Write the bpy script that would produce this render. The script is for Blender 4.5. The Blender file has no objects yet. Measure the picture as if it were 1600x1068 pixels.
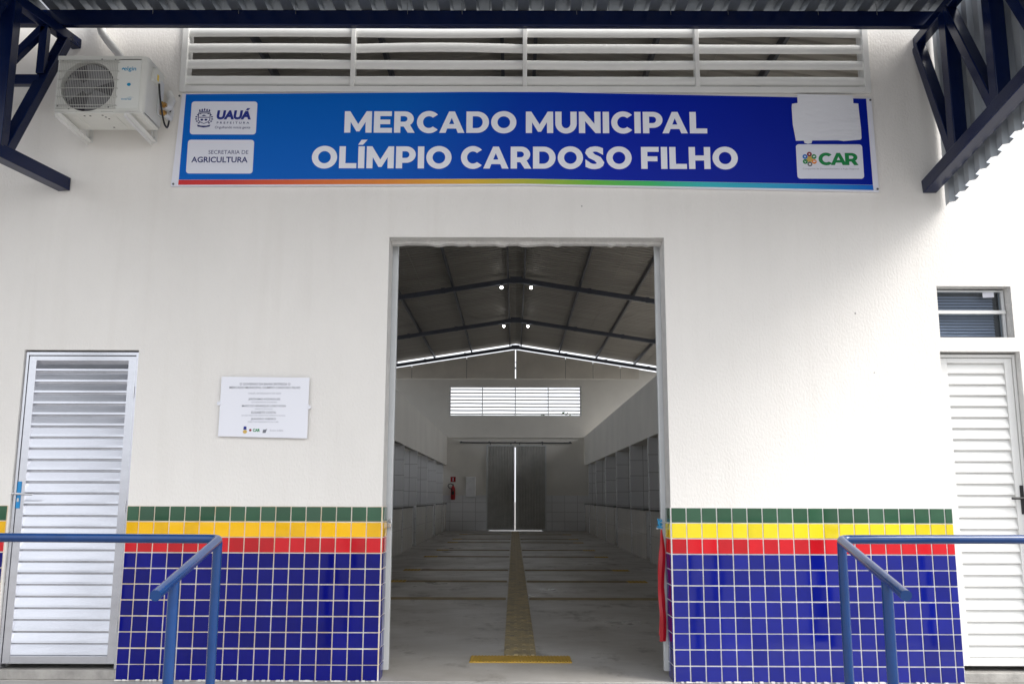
import bpy, math, random
from mathutils import Vector, Matrix
from mathutils.geometry import tessellate_polygon
random.seed(7)
SC = bpy.context.scene
COL = SC.collection
R = math.radians

# ------------------------------------------------------------------ camera
cam_d = bpy.data.cameras.new("camera")
cam_d.sensor_width = 36.0
cam_d.lens = 32.07
cam_d.clip_start = 0.05
cam_d.clip_end = 1500
cam = bpy.data.objects.new("camera", cam_d)
COL.objects.link(cam)
rx = Vector((0.99999318, 0.00200667, 0.00310168))
ux = Vector((-0.00272225, -0.16730199, 0.98590194))
fx = Vector((-0.0024973, 0.98590365, 0.16729539))
cam.matrix_world = Matrix(((rx.x, ux.x, -fx.x, 0.9128), (rx.y, ux.y, -fx.y, -6.4278),
                           (rx.z, ux.z, -fx.z, 1.2234), (0, 0, 0, 1)))
SC.camera = cam

# ------------------------------------------------------------------ light
SUN_EL, SUN_AZ = R(46), R(118)          # azimuth clockwise from +Y: the sun stands front right of the facade
wd = bpy.data.worlds.new("World")
SC.world = wd
wd.use_nodes = True
nt = wd.node_tree
bg = nt.nodes["Background"]
sky = nt.nodes.new("ShaderNodeTexSky")
sky.sky_type = 'NISHITA'
sky.sun_disc = False
sky.sun_elevation = SUN_EL
sky.sun_rotation = SUN_AZ
sky.air_density = 1.0
sky.dust_density = 6.0
hsv = nt.nodes.new("ShaderNodeHueSaturation")   # a thin high overcast: the sky is nearly white
hsv.inputs["Saturation"].default_value = 0.28
nt.links.new(sky.outputs[0], hsv.inputs["Color"])
mxw = nt.nodes.new("ShaderNodeMix"); mxw.data_type = 'RGBA'
mxw.inputs["Factor"].default_value = 0.6
mxw.inputs["B"].default_value = (6.2, 6.4, 6.8, 1)
nt.links.new(hsv.outputs[0], mxw.inputs["A"])
nt.links.new(mxw.outputs["Result"], bg.inputs[0])
bg.inputs[1].default_value = 0.15
sl = bpy.data.lights.new("sun", 'SUN')
sl.energy = 1.4
sl.angle = R(32)
sl.color = (1.0, 0.965, 0.91)
so = bpy.data.objects.new("sun", sl)
COL.objects.link(so)
sd = Vector((math.sin(SUN_AZ) * math.cos(SUN_EL), math.cos(SUN_AZ) * math.cos(SUN_EL), math.sin(SUN_EL)))
so.rotation_euler = sd.to_track_quat('Z', 'Y').to_euler()
so.location = sd * 60
SC.view_settings.view_transform = 'Standard'
SC.view_settings.look = 'None'
SC.view_settings.gamma = 1
SC.view_settings.exposure = 0.98
SC.cycles.max_bounces = 10
SC.cycles.diffuse_bounces = 7
SC.cycles.glossy_bounces = 4
SC.cycles.sample_clamp_indirect = 8.0

# ------------------------------------------------------------------ materials
def mat(name, col, rough=0.6, metal=0.0, var=0.0, vscale=3.0, bump=0.0, bscale=60.0, spec=0.5, stretch=(1, 1, 1),
        bdist=0.01, vcol=None, detail=5.0, rvar=0.0, coat=0.0, emit=None):
    m = bpy.data.materials.new(name)
    m.use_nodes = True
    n = m.node_tree
    b = n.nodes["Principled BSDF"]
    b.inputs["Base Color"].default_value = (*col, 1)
    b.inputs["Roughness"].default_value = rough
    b.inputs["Metallic"].default_value = metal
    b.inputs["Specular IOR Level"].default_value = spec
    b.inputs["Coat Weight"].default_value = coat
    if emit:
        b.inputs["Emission Color"].default_value = (*emit[:3], 1)
        b.inputs["Emission Strength"].default_value = emit[3]
    tc = n.nodes.new("ShaderNodeTexCoord")
    mp = n.nodes.new("ShaderNodeMapping")
    mp.inputs["Scale"].default_value = stretch
    n.links.new(tc.outputs["Object"], mp.inputs["Vector"])
    if var > 0:
        nz = n.nodes.new("ShaderNodeTexNoise")
        nz.inputs["Scale"].default_value = vscale
        nz.inputs["Detail"].default_value = detail
        nz.inputs["Roughness"].default_value = 0.62
        n.links.new(mp.outputs[0], nz.inputs["Vector"])
        rp = n.nodes.new("ShaderNodeValToRGB")
        rp.color_ramp.elements[0].position = 0.32
        rp.color_ramp.elements[1].position = 0.68
        c2 = vcol if vcol else tuple(max(0, c * (1 - var)) for c in col)
        rp.color_ramp.elements[0].color = (*c2, 1)
        rp.color_ramp.elements[1].color = (*col, 1)
        n.links.new(nz.outputs[0], rp.inputs[0])
        n.links.new(rp.outputs[0], b.inputs["Base Color"])
        if rvar > 0:
            mr = n.nodes.new("ShaderNodeMapRange")
            mr.inputs["To Min"].default_value = max(0, rough - rvar)
            mr.inputs["To Max"].default_value = rough + rvar
            n.links.new(nz.outputs[0], mr.inputs["Value"])
            n.links.new(mr.outputs[0], b.inputs["Roughness"])
    if bump > 0:
        bz = n.nodes.new("ShaderNodeTexNoise")
        bz.inputs["Scale"].default_value = bscale
        bz.inputs["Detail"].default_value = 4.0
        n.links.new(mp.outputs[0], bz.inputs["Vector"])
        bp = n.nodes.new("ShaderNodeBump")
        bp.inputs["Strength"].default_value = bump
        bp.inputs["Distance"].default_value = bdist
        n.links.new(bz.outputs[0], bp.inputs["Height"])
        n.links.new(bp.outputs[0], b.inputs["Normal"])
    return m

M = {}
M['soffit'] = mat('rough_plaster_edge', (0.74, 0.73, 0.71), 0.8, var=0.15, vscale=9, bump=0.8, bscale=35, bdist=0.012)
M['hallwall'] = mat('hall_paint', (0.80, 0.78, 0.73), 0.7, var=0.12, vscale=0.7, bump=0.15, bscale=18)
M['gable'] = mat('gable_panel_grey', (0.74, 0.70, 0.63), 0.7, var=0.15, vscale=1.2)
M['concrete'] = mat('landing_concrete', (0.46, 0.45, 0.435), 0.7, var=0.25, vscale=2.5, bump=0.3, bscale=40)
M['sill'] = mat('sill_cement', (0.40, 0.385, 0.36), 0.8, var=0.35, vscale=7, bump=0.5, bscale=45)
M['ground'] = mat('street_paving', (0.25, 0.24, 0.23), 0.85, var=0.2, vscale=0.4)
M['navy'] = mat('navy_steel', (0.0025, 0.009, 0.050), 0.2, var=0.2, vscale=5, spec=0.3)
M['navyhall'] = mat('hall_steel_blue_grey', (0.085, 0.095, 0.125), 0.45, var=0.2, vscale=4)
M['rail'] = mat('blue_rail_paint', (0.002, 0.040, 0.165), 0.22, var=0.18, vscale=9, bump=0.06, bscale=30, coat=0.3)
M['zinc'] = mat('galvanised_sheet', (0.20, 0.225, 0.26), 0.38, metal=0.55, var=0.2, vscale=2.5)
M['purlin'] = mat('purlin_dark', (0.035, 0.040, 0.055), 0.45)
M['zincside'] = mat('side_sheet_zinc', (0.50, 0.54, 0.58), 0.4, metal=0.35, var=0.15, vscale=2.5)
M['zincroof'] = mat('hall_roof_sheet', (0.36, 0.34, 0.31), 0.55, metal=0.35, var=0.22, vscale=0.9, stretch=(0.6, 3.0, 1))
M['alu'] = mat('brushed_aluminium', (0.68, 0.69, 0.73), 0.23, metal=0.9, var=0.10, vscale=4, stretch=(0.6, 1, 3), rvar=0.05)
M['whitemetal'] = mat('white_painted_metal', (0.76, 0.76, 0.74), 0.38, var=0.06, vscale=4)
M['greymetal'] = mat('pale_grey_metal', (0.66, 0.68, 0.69), 0.4, metal=0.2, var=0.1, vscale=4)
M['leafsheet'] = mat('door_sheet_grey', (0.50, 0.50, 0.48), 0.45, metal=0.3, var=0.2, vscale=3)
M['dark'] = mat('dark_gap', (0.02, 0.02, 0.02), 0.8)
M['granite'] = mat('dark_granite', (0.05, 0.05, 0.052), 0.25, var=0.4, vscale=60)
M['grout'] = mat('tile_grout', (0.80, 0.78, 0.75), 0.85, var=0.22, vscale=14)
M['t_green'] = mat('glazed_green', (0.038, 0.115, 0.062), 0.10, var=0.3, vscale=2)
M['t_amber'] = mat('glazed_amber', (0.95, 0.53, 0.008), 0.10, var=0.06, vscale=3)
M['t_lemon'] = mat('glazed_lemon', (0.82, 0.66, 0.02), 0.10, var=0.06, vscale=3)
M['t_red'] = mat('glazed_red', (0.62, 0.010, 0.018), 0.10, var=0.12, vscale=3)
M['t_blue'] = mat('glazed_cobalt', (0.003, 0.005, 0.19), 0.06, var=0.3, vscale=2.2, spec=0.32)
M['t_cobalt'] = mat('glazed_cobalt_lit', (0.003, 0.009, 0.235), 0.06, var=0.25, vscale=2.2, spec=0.6)  # same blue tile, with the brighter reflection on the right put into its colour
M['tactile'] = mat('worn_yellow_tactile', (0.60, 0.48, 0.24), 0.6, var=0.55, vscale=6.5, vcol=(0.28, 0.24, 0.18), detail=8)
M['tactileclean'] = mat('yellow_tactile', (0.60, 0.38, 0.05), 0.55, var=0.25, vscale=6)
M['tactiledirty'] = mat('dirty_brown_tactile', (0.34, 0.27, 0.155), 0.55, var=0.35, vscale=5)
M['acwhite'] = mat('ac_cream_enamel', (0.70, 0.70, 0.655), 0.4, var=0.05, vscale=5)
M['acpanel'] = mat('ac_front_panel', (0.71, 0.72, 0.68), 0.35)
M['acgrille'] = mat('ac_wire', (0.50, 0.50, 0.47), 0.45)
M['acdark'] = mat('ac_inside_dark', (0.035, 0.03, 0.045), 0.6, var=0.3, vscale=9)
M['fan'] = mat('fan_grey_plastic', (0.16, 0.16, 0.17), 0.35)
M['teal'] = mat('teal_print', (0.0, 0.27, 0.50), 0.4)
M['brass'] = mat('brass', (0.55, 0.33, 0.10), 0.35, metal=0.9)
M['black'] = mat('black_rubber', (0.012, 0.012, 0.013), 0.5)
M['yellowlabel'] = mat('yellow_label', (0.85, 0.60, 0.02), 0.5)
M['paper'] = mat('white_paper', (0.76, 0.77, 0.82), 0.55, bump=0.5, bscale=9, bdist=0.02, stretch=(1, 1, 2.0))
M['card'] = mat('printed_white', (0.77, 0.78, 0.86), 0.35)
M['letter'] = mat('white_letter_print', (0.86, 0.87, 0.93), 0.35)
M['navyprint'] = mat('navy_print', (0.012, 0.02, 0.15), 0.4)
M['navyprint2'] = mat('royal_print', (0.008, 0.022, 0.24), 0.4)
M['greenprint'] = mat('green_print', (0.0, 0.23, 0.055), 0.4)
M['greyprint'] = mat('grey_print', (0.16, 0.165, 0.20), 0.5)
M['softprint'] = mat('pale_grey_print', (0.36, 0.37, 0.42), 0.5)
M['plaque'] = mat('plaque_white', (0.80, 0.81, 0.87), 0.22, coat=0.3)
M['redribbon'] = mat('red_satin', (0.50, 0.004, 0.014), 0.32, var=0.25, vscale=16, stretch=(1, 1, 0.6))
M['bluestring'] = mat('light_blue_string', (0.05, 0.36, 0.68), 0.6)
M['blueplate'] = mat('blue_film', (0.01, 0.25, 0.58), 0.3)
M['chrome'] = mat('steel_lever', (0.62, 0.62, 0.63), 0.22, metal=1.0)
M['lamp'] = mat('lit_lamp', (0.9, 0.9, 0.88), 0.4, emit=(1.0, 0.98, 0.92, 9.0))
M['extred'] = mat('extinguisher_red', (0.34, 0.008, 0.012), 0.3)
M['signred'] = mat('sign_red', (0.34, 0.010, 0.015), 0.5)
M['boxgrey'] = mat('panel_box_pale', (0.88, 0.89, 0.91), 0.35, var=0.12, vscale=5)
M['orangeprint'] = mat('orange_print', (0.78, 0.24, 0.03), 0.4)
M['maroonprint'] = mat('maroon_print', (0.24, 0.012, 0.03), 0.4)
M['skyprint'] = mat('sky_print', (0.01, 0.16, 0.55), 0.4)
M['ochreprint'] = mat('ochre_print', (0.62, 0.42, 0.10), 0.4)
M['bark'] = mat('bark', (0.10, 0.075, 0.05), 0.9)
M['leafgreen'] = mat('leaf_green', (0.045, 0.085, 0.025), 0.6, var=0.4, vscale=1.5)

for k_, f_ in (('t_green', .82), ('t_amber', .94), ('t_lemon', .95), ('t_red', .88), ('t_blue', .86), ('t_cobalt', .86)):
    c_ = M[k_].node_tree.nodes['Principled BSDF'].inputs['Base Color']
    n_ = [x for x in M[k_].node_tree.nodes if x.type == 'VALTORGB'][0].color_ramp.elements[1].color[:3]
    M[k_ + '2'] = mat(M[k_].name + '_darker_tone', tuple(v * f_ for v in n_), 0.08, var=.25, vscale=2.5, spec=0.32 if k_ == 't_blue' else 0.5)  # darker tone for random tiles, imitating their uneven reflections
M['grout_tan'] = mat('stained_grout', (0.80, 0.77, 0.72), 0.85, var=0.4, vscale=5, vcol=(0.66, 0.52, 0.34))
def glass_mat():
    m = bpy.data.materials.new('window_glass'); m.use_nodes = True
    b = m.node_tree.nodes["Principled BSDF"]
    b.inputs["Base Color"].default_value = (0.82, 0.88, 0.92, 1)
    b.inputs["Roughness"].default_value = 0.03
    b.inputs["Transmission Weight"].default_value = 1.0
    b.inputs["IOR"].default_value = 1.2
    return m
M['glass'] = glass_mat()
M['blind'] = mat('grey_blue_blind', (0.36, 0.40, 0.50), 0.5)
M['windark'] = mat('dark_window_bar', (0.12, 0.125, 0.13), 0.4)

def walltile_mat(name, col, dark, bw, bh, rough, mortar):
    m = bpy.data.materials.new(name); m.use_nodes = True
    n = m.node_tree; b = n.nodes["Principled BSDF"]
    tc = n.nodes.new("ShaderNodeTexCoord"); sx = n.nodes.new("ShaderNodeSeparateXYZ")
    ad = n.nodes.new("ShaderNodeMath"); cb = n.nodes.new("ShaderNodeCombineXYZ")
    n.links.new(tc.outputs["Object"], sx.inputs[0])
    n.links.new(sx.outputs[0], ad.inputs[0]); n.links.new(sx.outputs[1], ad.inputs[1])
    n.links.new(ad.outputs[0], cb.inputs[0]); n.links.new(sx.outputs[2], cb.inputs[1])
    br = n.nodes.new("ShaderNodeTexBrick")
    br.offset = 0.0
    br.inputs["Scale"].default_value = 1.0
    br.inputs["Brick Width"].default_value = bw
    br.inputs["Row Height"].default_value = bh
    br.inputs["Mortar Size"].default_value = mortar
    br.inputs["Color1"].default_value = (*col, 1)
    br.inputs["Color2"].default_value = (*[c * 0.93 for c in col], 1)
    br.inputs["Mortar"].default_value = (*dark, 1)
    n.links.new(cb.outputs[0], br.inputs["Vector"])
    n.links.new(br.outputs["Color"], b.inputs["Base Color"])
    b.inputs["Roughness"].default_value = rough
    return m
def floor_mat():      # power-floated concrete: blotches, pale scuffs, dark spots, uneven polish
    m = bpy.data.materials.new('hall_floor_concrete'); m.use_nodes = True
    n = m.node_tree; b = n.nodes["Principled BSDF"]; tc = n.nodes.new("ShaderNodeTexCoord")
    def noise(scale, detail, st=(1, 1, 1), rough=.6):
        mp = n.nodes.new("ShaderNodeMapping"); mp.inputs["Scale"].default_value = st
        z = n.nodes.new("ShaderNodeTexNoise"); z.inputs["Scale"].default_value = scale; z.inputs["Detail"].default_value = detail; z.inputs["Roughness"].default_value = rough
        n.links.new(tc.outputs["Object"], mp.inputs["Vector"]); n.links.new(mp.outputs[0], z.inputs["Vector"]); return z
    def ramp(src, p0, c0, p1, c1):
        r = n.nodes.new("ShaderNodeValToRGB"); e = r.color_ramp.elements
        e[0].position = p0; e[0].color = (*c0, 1); e[1].position = p1; e[1].color = (*c1, 1); n.links.new(src.outputs[0], r.inputs[0]); return r
    def mix(a, c, f):
        x = n.nodes.new("ShaderNodeMix"); x.data_type = 'RGBA'
        n.links.new(a.outputs[0], x.inputs["A"]) if a.bl_idname != "ShaderNodeMix" else n.links.new(a.outputs["Result"], x.inputs["A"])
        x.inputs["B"].default_value = (*c, 1); n.links.new(f.outputs[0], x.inputs["Factor"]); return x
    W, K = (1, 1, 1), (0, 0, 0)
    base = ramp(noise(.75, 8), .34, (.36, .335, .30), .66, (.58, .565, .54))
    x = mix(base, (.19, .17, .145), ramp(noise(2.1, 9, (1, .6, 1), .7), .54, K, .68, W))
    x = mix(x, (.68, .67, .65), ramp(noise(1.6, 10, (.8, 2.2, 1), .75), .60, K, .70, (.75, .75, .75)))
    x = mix(x, (.12, .11, .10), ramp(noise(16, 4), .70, K, .76, W))
    n.links.new(x.outputs["Result"], b.inputs["Base Color"])
    rr = ramp(noise(1.2, 6), .3, (.24, .24, .24), .7, (.58, .58, .58)); n.links.new(rr.outputs[0], b.inputs["Roughness"])
    bp = n.nodes.new("ShaderNodeBump"); bp.inputs["Strength"].default_value = .2; bp.inputs["Distance"].default_value = .01
    n.links.new(noise(14, 5).outputs[0], bp.inputs["Height"]); n.links.new(bp.outputs[0], b.inputs["Normal"])
    return m
M['floor'] = floor_mat()
def plaster_mat():     # roller-textured white paint with faint runs and patches
    m = mat('white_plaster', (0.83, 0.805, 0.765), 0.75, var=0.07, vscale=0.9, bump=0.6, bscale=75, stretch=(1.0, 1.0, 0.55), bdist=0.006)
    n = m.node_tree; b = n.nodes["Principled BSDF"]; old = b.inputs["Base Color"].links[0].from_socket
    tc = n.nodes.new("ShaderNodeTexCoord"); mp = n.nodes.new("ShaderNodeMapping"); mp.inputs["Scale"].default_value = (9, 1, .55)
    z = n.nodes.new("ShaderNodeTexNoise"); z.inputs["Scale"].default_value = 1.0; z.inputs["Detail"].default_value = 7
    r = n.nodes.new("ShaderNodeValToRGB"); e = r.color_ramp.elements
    e[0].position = .52; e[0].color = (0, 0, 0, 1); e[1].position = .80; e[1].color = (.2, .2, .2, 1)
    x = n.nodes.new("ShaderNodeMix"); x.data_type = 'RGBA'; x.inputs["B"].default_value = (.66, .625, .57, 1)
    n.links.new(tc.outputs["Object"], mp.inputs["Vector"]); n.links.new(mp.outputs[0], z.inputs["Vector"]); n.links.new(z.outputs[0], r.inputs[0])
    n.links.new(r.outputs[0], x.inputs["Factor"]); n.links.new(old, x.inputs["A"]); n.links.new(x.outputs["Result"], b.inputs["Base Color"])
    return m
M['plaster'] = plaster_mat()
M['stalltile'] = walltile_mat('stall_tile', (0.80, 0.81, 0.83), (0.45, 0.45, 0.46), 0.47, 0.34, 0.22, 0.007)
M['countertile'] = walltile_mat('counter_tile', (0.78, 0.76, 0.72), (0.50, 0.49, 0.47), 0.33, 0.5, 0.16, 0.006)

def sign_mat():      # the printed board: blue fading to navy towards its middle and right
    m = bpy.data.materials.new('sign_blue_print'); m.use_nodes = True
    n = m.node_tree; b = n.nodes["Principled BSDF"]
    tc = n.nodes.new("ShaderNodeTexCoord"); sx = n.nodes.new("ShaderNodeSeparateXYZ")
    n.links.new(tc.outputs["Object"], sx.inputs[0])
    mr = n.nodes.new("ShaderNodeMapRange")
    mr.inputs["From Min"].default_value = -2.6; mr.inputs["From Max"].default_value = 2.6
    md = n.nodes.new("ShaderNodeMath"); md.operation = 'MULTIPLY_ADD'
    md.inputs[1].default_value = -0.35
    n.links.new(sx.outputs[2], md.inputs[0]); n.links.new(sx.outputs[0], md.inputs[2])
    n.links.new(md.outputs[0], mr.inputs["Value"])
    rp = n.nodes.new("ShaderNodeValToRGB"); cr = rp.color_ramp
    cr.elements[0].position = 0.0; cr.elements[0].color = (0.0, 0.13, 0.56, 1)
    cr.elements[1].position = 1.0; cr.elements[1].color = (0.0, 0.012, 0.30, 1)
    for p, c in ((0.28, (0.0, 0.115, 0.53)), (0.45, (0.0, 0.045, 0.44)), (0.62, (0.0, 0.017, 0.40)), (0.80, (0.0, 0.013, 0.33))):
        e = cr.elements.new(p); e.color = (*c, 1)
    n.links.new(mr.outputs[0], rp.inputs[0]); n.links.new(rp.outputs[0], b.inputs["Base Color"])
    b.inputs["Roughness"].default_value = 0.4
    b.inputs["Specular IOR Level"].default_value = 0.15
    return m
M['sign'] = sign_mat()
def stripe_mat():
    m = bpy.data.materials.new('rainbow_print'); m.use_nodes = True
    n = m.node_tree; b = n.nodes["Principled BSDF"]
    tc = n.nodes.new("ShaderNodeTexCoord"); sx = n.nodes.new("ShaderNodeSeparateXYZ")
    n.links.new(tc.outputs["Object"], sx.inputs[0])
    mr = n.nodes.new("ShaderNodeMapRange")
    mr.inputs["From Min"].default_value = -2.6; mr.inputs["From Max"].default_value = 2.6
    n.links.new(sx.outputs[0], mr.inputs["Value"])
    rp = n.nodes.new("ShaderNodeValToRGB"); cr = rp.color_ramp
    cr.elements[0].position = 0.0; cr.elements[0].color = (0.62, 0.005, 0.01, 1)
    cr.elements[1].position = 1.0; cr.elements[1].color = (0.0, 0.13, 0.62, 1)
    for p, c in ((0.08, (0.62, 0.02, 0.01)), (0.16, (0.70, 0.09, 0.01)), (0.30, (0.75, 0.22, 0.01)), (0.42, (0.72, 0.42, 0.015)),
                 (0.50, (0.45, 0.45, 0.02)), (0.60, (0.12, 0.50, 0.02)), (0.68, (0.02, 0.50, 0.12)), (0.76, (0.0, 0.46, 0.52)),
                 (0.86, (0.0, 0.34, 0.62))):
        e = cr.elements.new(p); e.color = (*c, 1)
    n.links.new(mr.outputs[0], rp.inputs[0]); n.links.new(rp.outputs[0], b.inputs["Base Color"])
    b.inputs["Roughness"].default_value = 0.35
    return m
M['stripe'] = stripe_mat()

# ------------------------------------------------------------------ mesh helpers
class MB:
    def __init__(s):
        s.v = []; s.f = []; s.mi = []; s.sm = []
    def add(s, vs, fs, mi=0, smooth=False):
        o = len(s.v); s.v += [tuple(v) for v in vs]
        for f in fs:
            s.f.append(tuple(i + o for i in f)); s.mi.append(mi); s.sm.append(smooth)
        return s
    def quad(s, a, b, c, d, mi=0):
        return s.add([a, b, c, d], [(0, 1, 2, 3)], mi)
    def box(s, x0, x1, y0, y1, z0, z1, mi=0):
        return s.add([(x0, y0, z0), (x1, y0, z0), (x1, y1, z0), (x0, y1, z0), (x0, y0, z1), (x1, y0, z1), (x1, y1, z1), (x0, y1, z1)],
                     [(0, 3, 2, 1), (4, 5, 6, 7), (0, 1, 5, 4), (1, 2, 6, 5), (2, 3, 7, 6), (3, 0, 4, 7)], mi)
    def bar(s, p, q, w, h, mi=0, up=(0, 0, 1)):
        p, q = Vector(p), Vector(q); d = (q - p).normalized(); u = Vector(up)
        a = d.cross(u)
        if a.length < 1e-5: a = d.cross(Vector((1, 0, 0)))
        a.normalize(); b = a.cross(d).normalized()
        vs = []
        for e in (p, q):
            for i, j in ((-1, -1), (1, -1), (1, 1), (-1, 1)):
                vs.append(e + a * (w / 2 * i) + b * (h / 2 * j))
        return s.add(vs, [(3, 2, 1, 0), (4, 5, 6, 7), (0, 1, 5, 4), (1, 2, 6, 5), (2, 3, 7, 6), (3, 0, 4, 7)], mi)
    def tube(s, pts, r, n=16, mi=0, caps=True):
        pts = [Vector(p) for p in pts]; vs = []; fs = []
        m = len(pts); a = None
        for i, p in enumerate(pts):
            t = ((pts[min(i + 1, m - 1)] - p).normalized() + (p - pts[max(i - 1, 0)]).normalized()).normalized()
            if a is None:
                a = t.cross(Vector((0, 0, 1)))
                if a.length < 1e-3: a = t.cross(Vector((1, 0, 0)))
            a = (a - t * a.dot(t)).normalized(); b = t.cross(a)
            rr = r[i] if isinstance(r, (list, tuple)) else r
            if 0 < i < m - 1:
                c = max(0.5, (pts[i + 1] - p).normalized().dot(t))
            for k in range(n):
                th = 2 * math.pi * k / n
                vs.append(p + a * (rr * math.cos(th)) + b * (rr * math.sin(th)))
        for i in range(m - 1):
            for k in range(n):
                fs.append((i * n + k, i * n + (k + 1) % n, (i + 1) * n + (k + 1) % n, (i + 1) * n + k))
        s.add(vs, fs, mi, True)
        if caps:
            s.add(vs[:n], [tuple(range(n))[::-1]], mi); s.add(vs[-n:], [tuple(range(n))], mi)
        return s
    def poly(s, outer, fn, holes=(), mi=0):      # flat face from 2D outlines
        loops = [[Vector((x, y, 0)) for x, y in l] for l in [outer, *holes]]
        flat = [p for l in loops for p in l]
        tris = tessellate_polygon(loops)
        out = []
        for t in tris:
            a, b, c = (flat[i] for i in t)
            if (b - a).cross(c - a).z < 0: t = (t[0], t[2], t[1])
            out.append(t)
        return s.add([fn(p.x, p.y) for p in flat], out, mi)
    def prism(s, outer, fn, d, mi=0, holes=()):  # extruded outline: fn(x, y, depth)
        s.poly(outer, lambda x, y: fn(x, y, 0), holes, mi)
        for l in [outer, *holes]:
            n = len(l); vs = [fn(x, y, 0) for x, y in l] + [fn(x, y, d) for x, y in l]
            s.add(vs, [(i, i + n, (i + 1) % n + n, (i + 1) % n) for i in range(n)], mi)
        return s

ORG = {}
def setp(o, label=None, cat=None, group=None, kind=None):
    if label: o['label'] = label
    if cat: o['category'] = cat
    if group: o['group'] = group
    if kind: o['kind'] = kind
    return o
def build(name, mb, mats, org=(0, 0, 0), parent=None, bevel=0.0):
    me = bpy.data.meshes.new(name)
    me.from_pydata([(v[0] - org[0], v[1] - org[1], v[2] - org[2]) for v in mb.v], [], mb.f)
    for m in (mats if isinstance(mats, (list, tuple)) else [mats]):
        me.materials.append(M[m])
    me.polygons.foreach_set("material_index", mb.mi)
    me.polygons.foreach_set("use_smooth", mb.sm)
    me.update()
    o = bpy.data.objects.new(name, me); COL.objects.link(o)
    if parent is None:
        o.location = org
    else:
        o.parent = parent
    ORG[o.name] = tuple(org)
    if bevel > 0:
        b = o.modifiers.new("bevel", 'BEVEL'); b.width = bevel; b.segments = 2; b.limit_method = 'ANGLE'; b.angle_limit = R(40)
    return o
def thing(name, loc, label, cat, group=None, kind=None):
    o = bpy.data.objects.new(name, None); o.empty_display_size = 0.1
    COL.objects.link(o); o.location = loc; ORG[o.name] = tuple(loc)
    return setp(o, label, cat, group, kind)
def part(name, mb, mats, parent, bevel=0.0, label=None):
    o = build(name, mb, mats, ORG[parent.name], parent, bevel)
    if label: o['label'] = label
    return o
def solo(name, mb, mats, loc, label=None, cat=None, group=None, kind=None, bevel=0.0):
    o = build(name, mb, mats, loc, None, bevel)
    return setp(o, label, cat, group, kind)

def facade(y):               # 2D (x, z) on a wall facing the camera
    return lambda x, z: (x, y, z)

# text from the built-in font, as (verts2d, faces) of unit cap height, kept at the baseline
_tc = {}
def text_geo(body, bold=0.0, shear=0.0, spacing=1.0):
    k = (body, bold, shear, spacing)
    if k in _tc: return _tc[k]
    c = bpy.data.curves.new('text', 'FONT'); c.body = body; c.size = 1.0; c.offset = bold; c.shear = shear; c.space_character = spacing
    c.resolution_u = 3
    o = bpy.data.objects.new('text', c); COL.objects.link(o)
    dg = bpy.context.evaluated_depsgraph_get(); dg.update()
    me = bpy.data.meshes.new_from_object(o.evaluated_get(dg))
    vs = [(v.co.x, v.co.y) for v in me.vertices]; fs = [tuple(p.vertices) for p in me.polygons]
    bpy.data.objects.remove(o); bpy.data.curves.remove(c); bpy.data.meshes.remove(me)
    _tc[k] = (vs, fs); return vs, fs
def put_text(mb, body, x0, x1, z0, z1, y, mi=0, bold=0.0, shear=0.0, spacing=1.0, fit=True):
    """body stretched into the box x0..x1, z0..z1 (cap height when no descender)"""
    vs, fs = text_geo(body, bold, shear, spacing)
    ax = min(v[0] for v in vs); bx = max(v[0] for v in vs)
    ay = min(v[1] for v in vs); by = max(v[1] for v in vs)
    sx = (x1 - x0) / (bx - ax); sy = (z1 - z0) / (by - ay)
    mb.add([(x0 + (v[0] - ax) * sx, y, z0 + (v[1] - ay) * sy) for v in vs], fs, mi)

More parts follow.
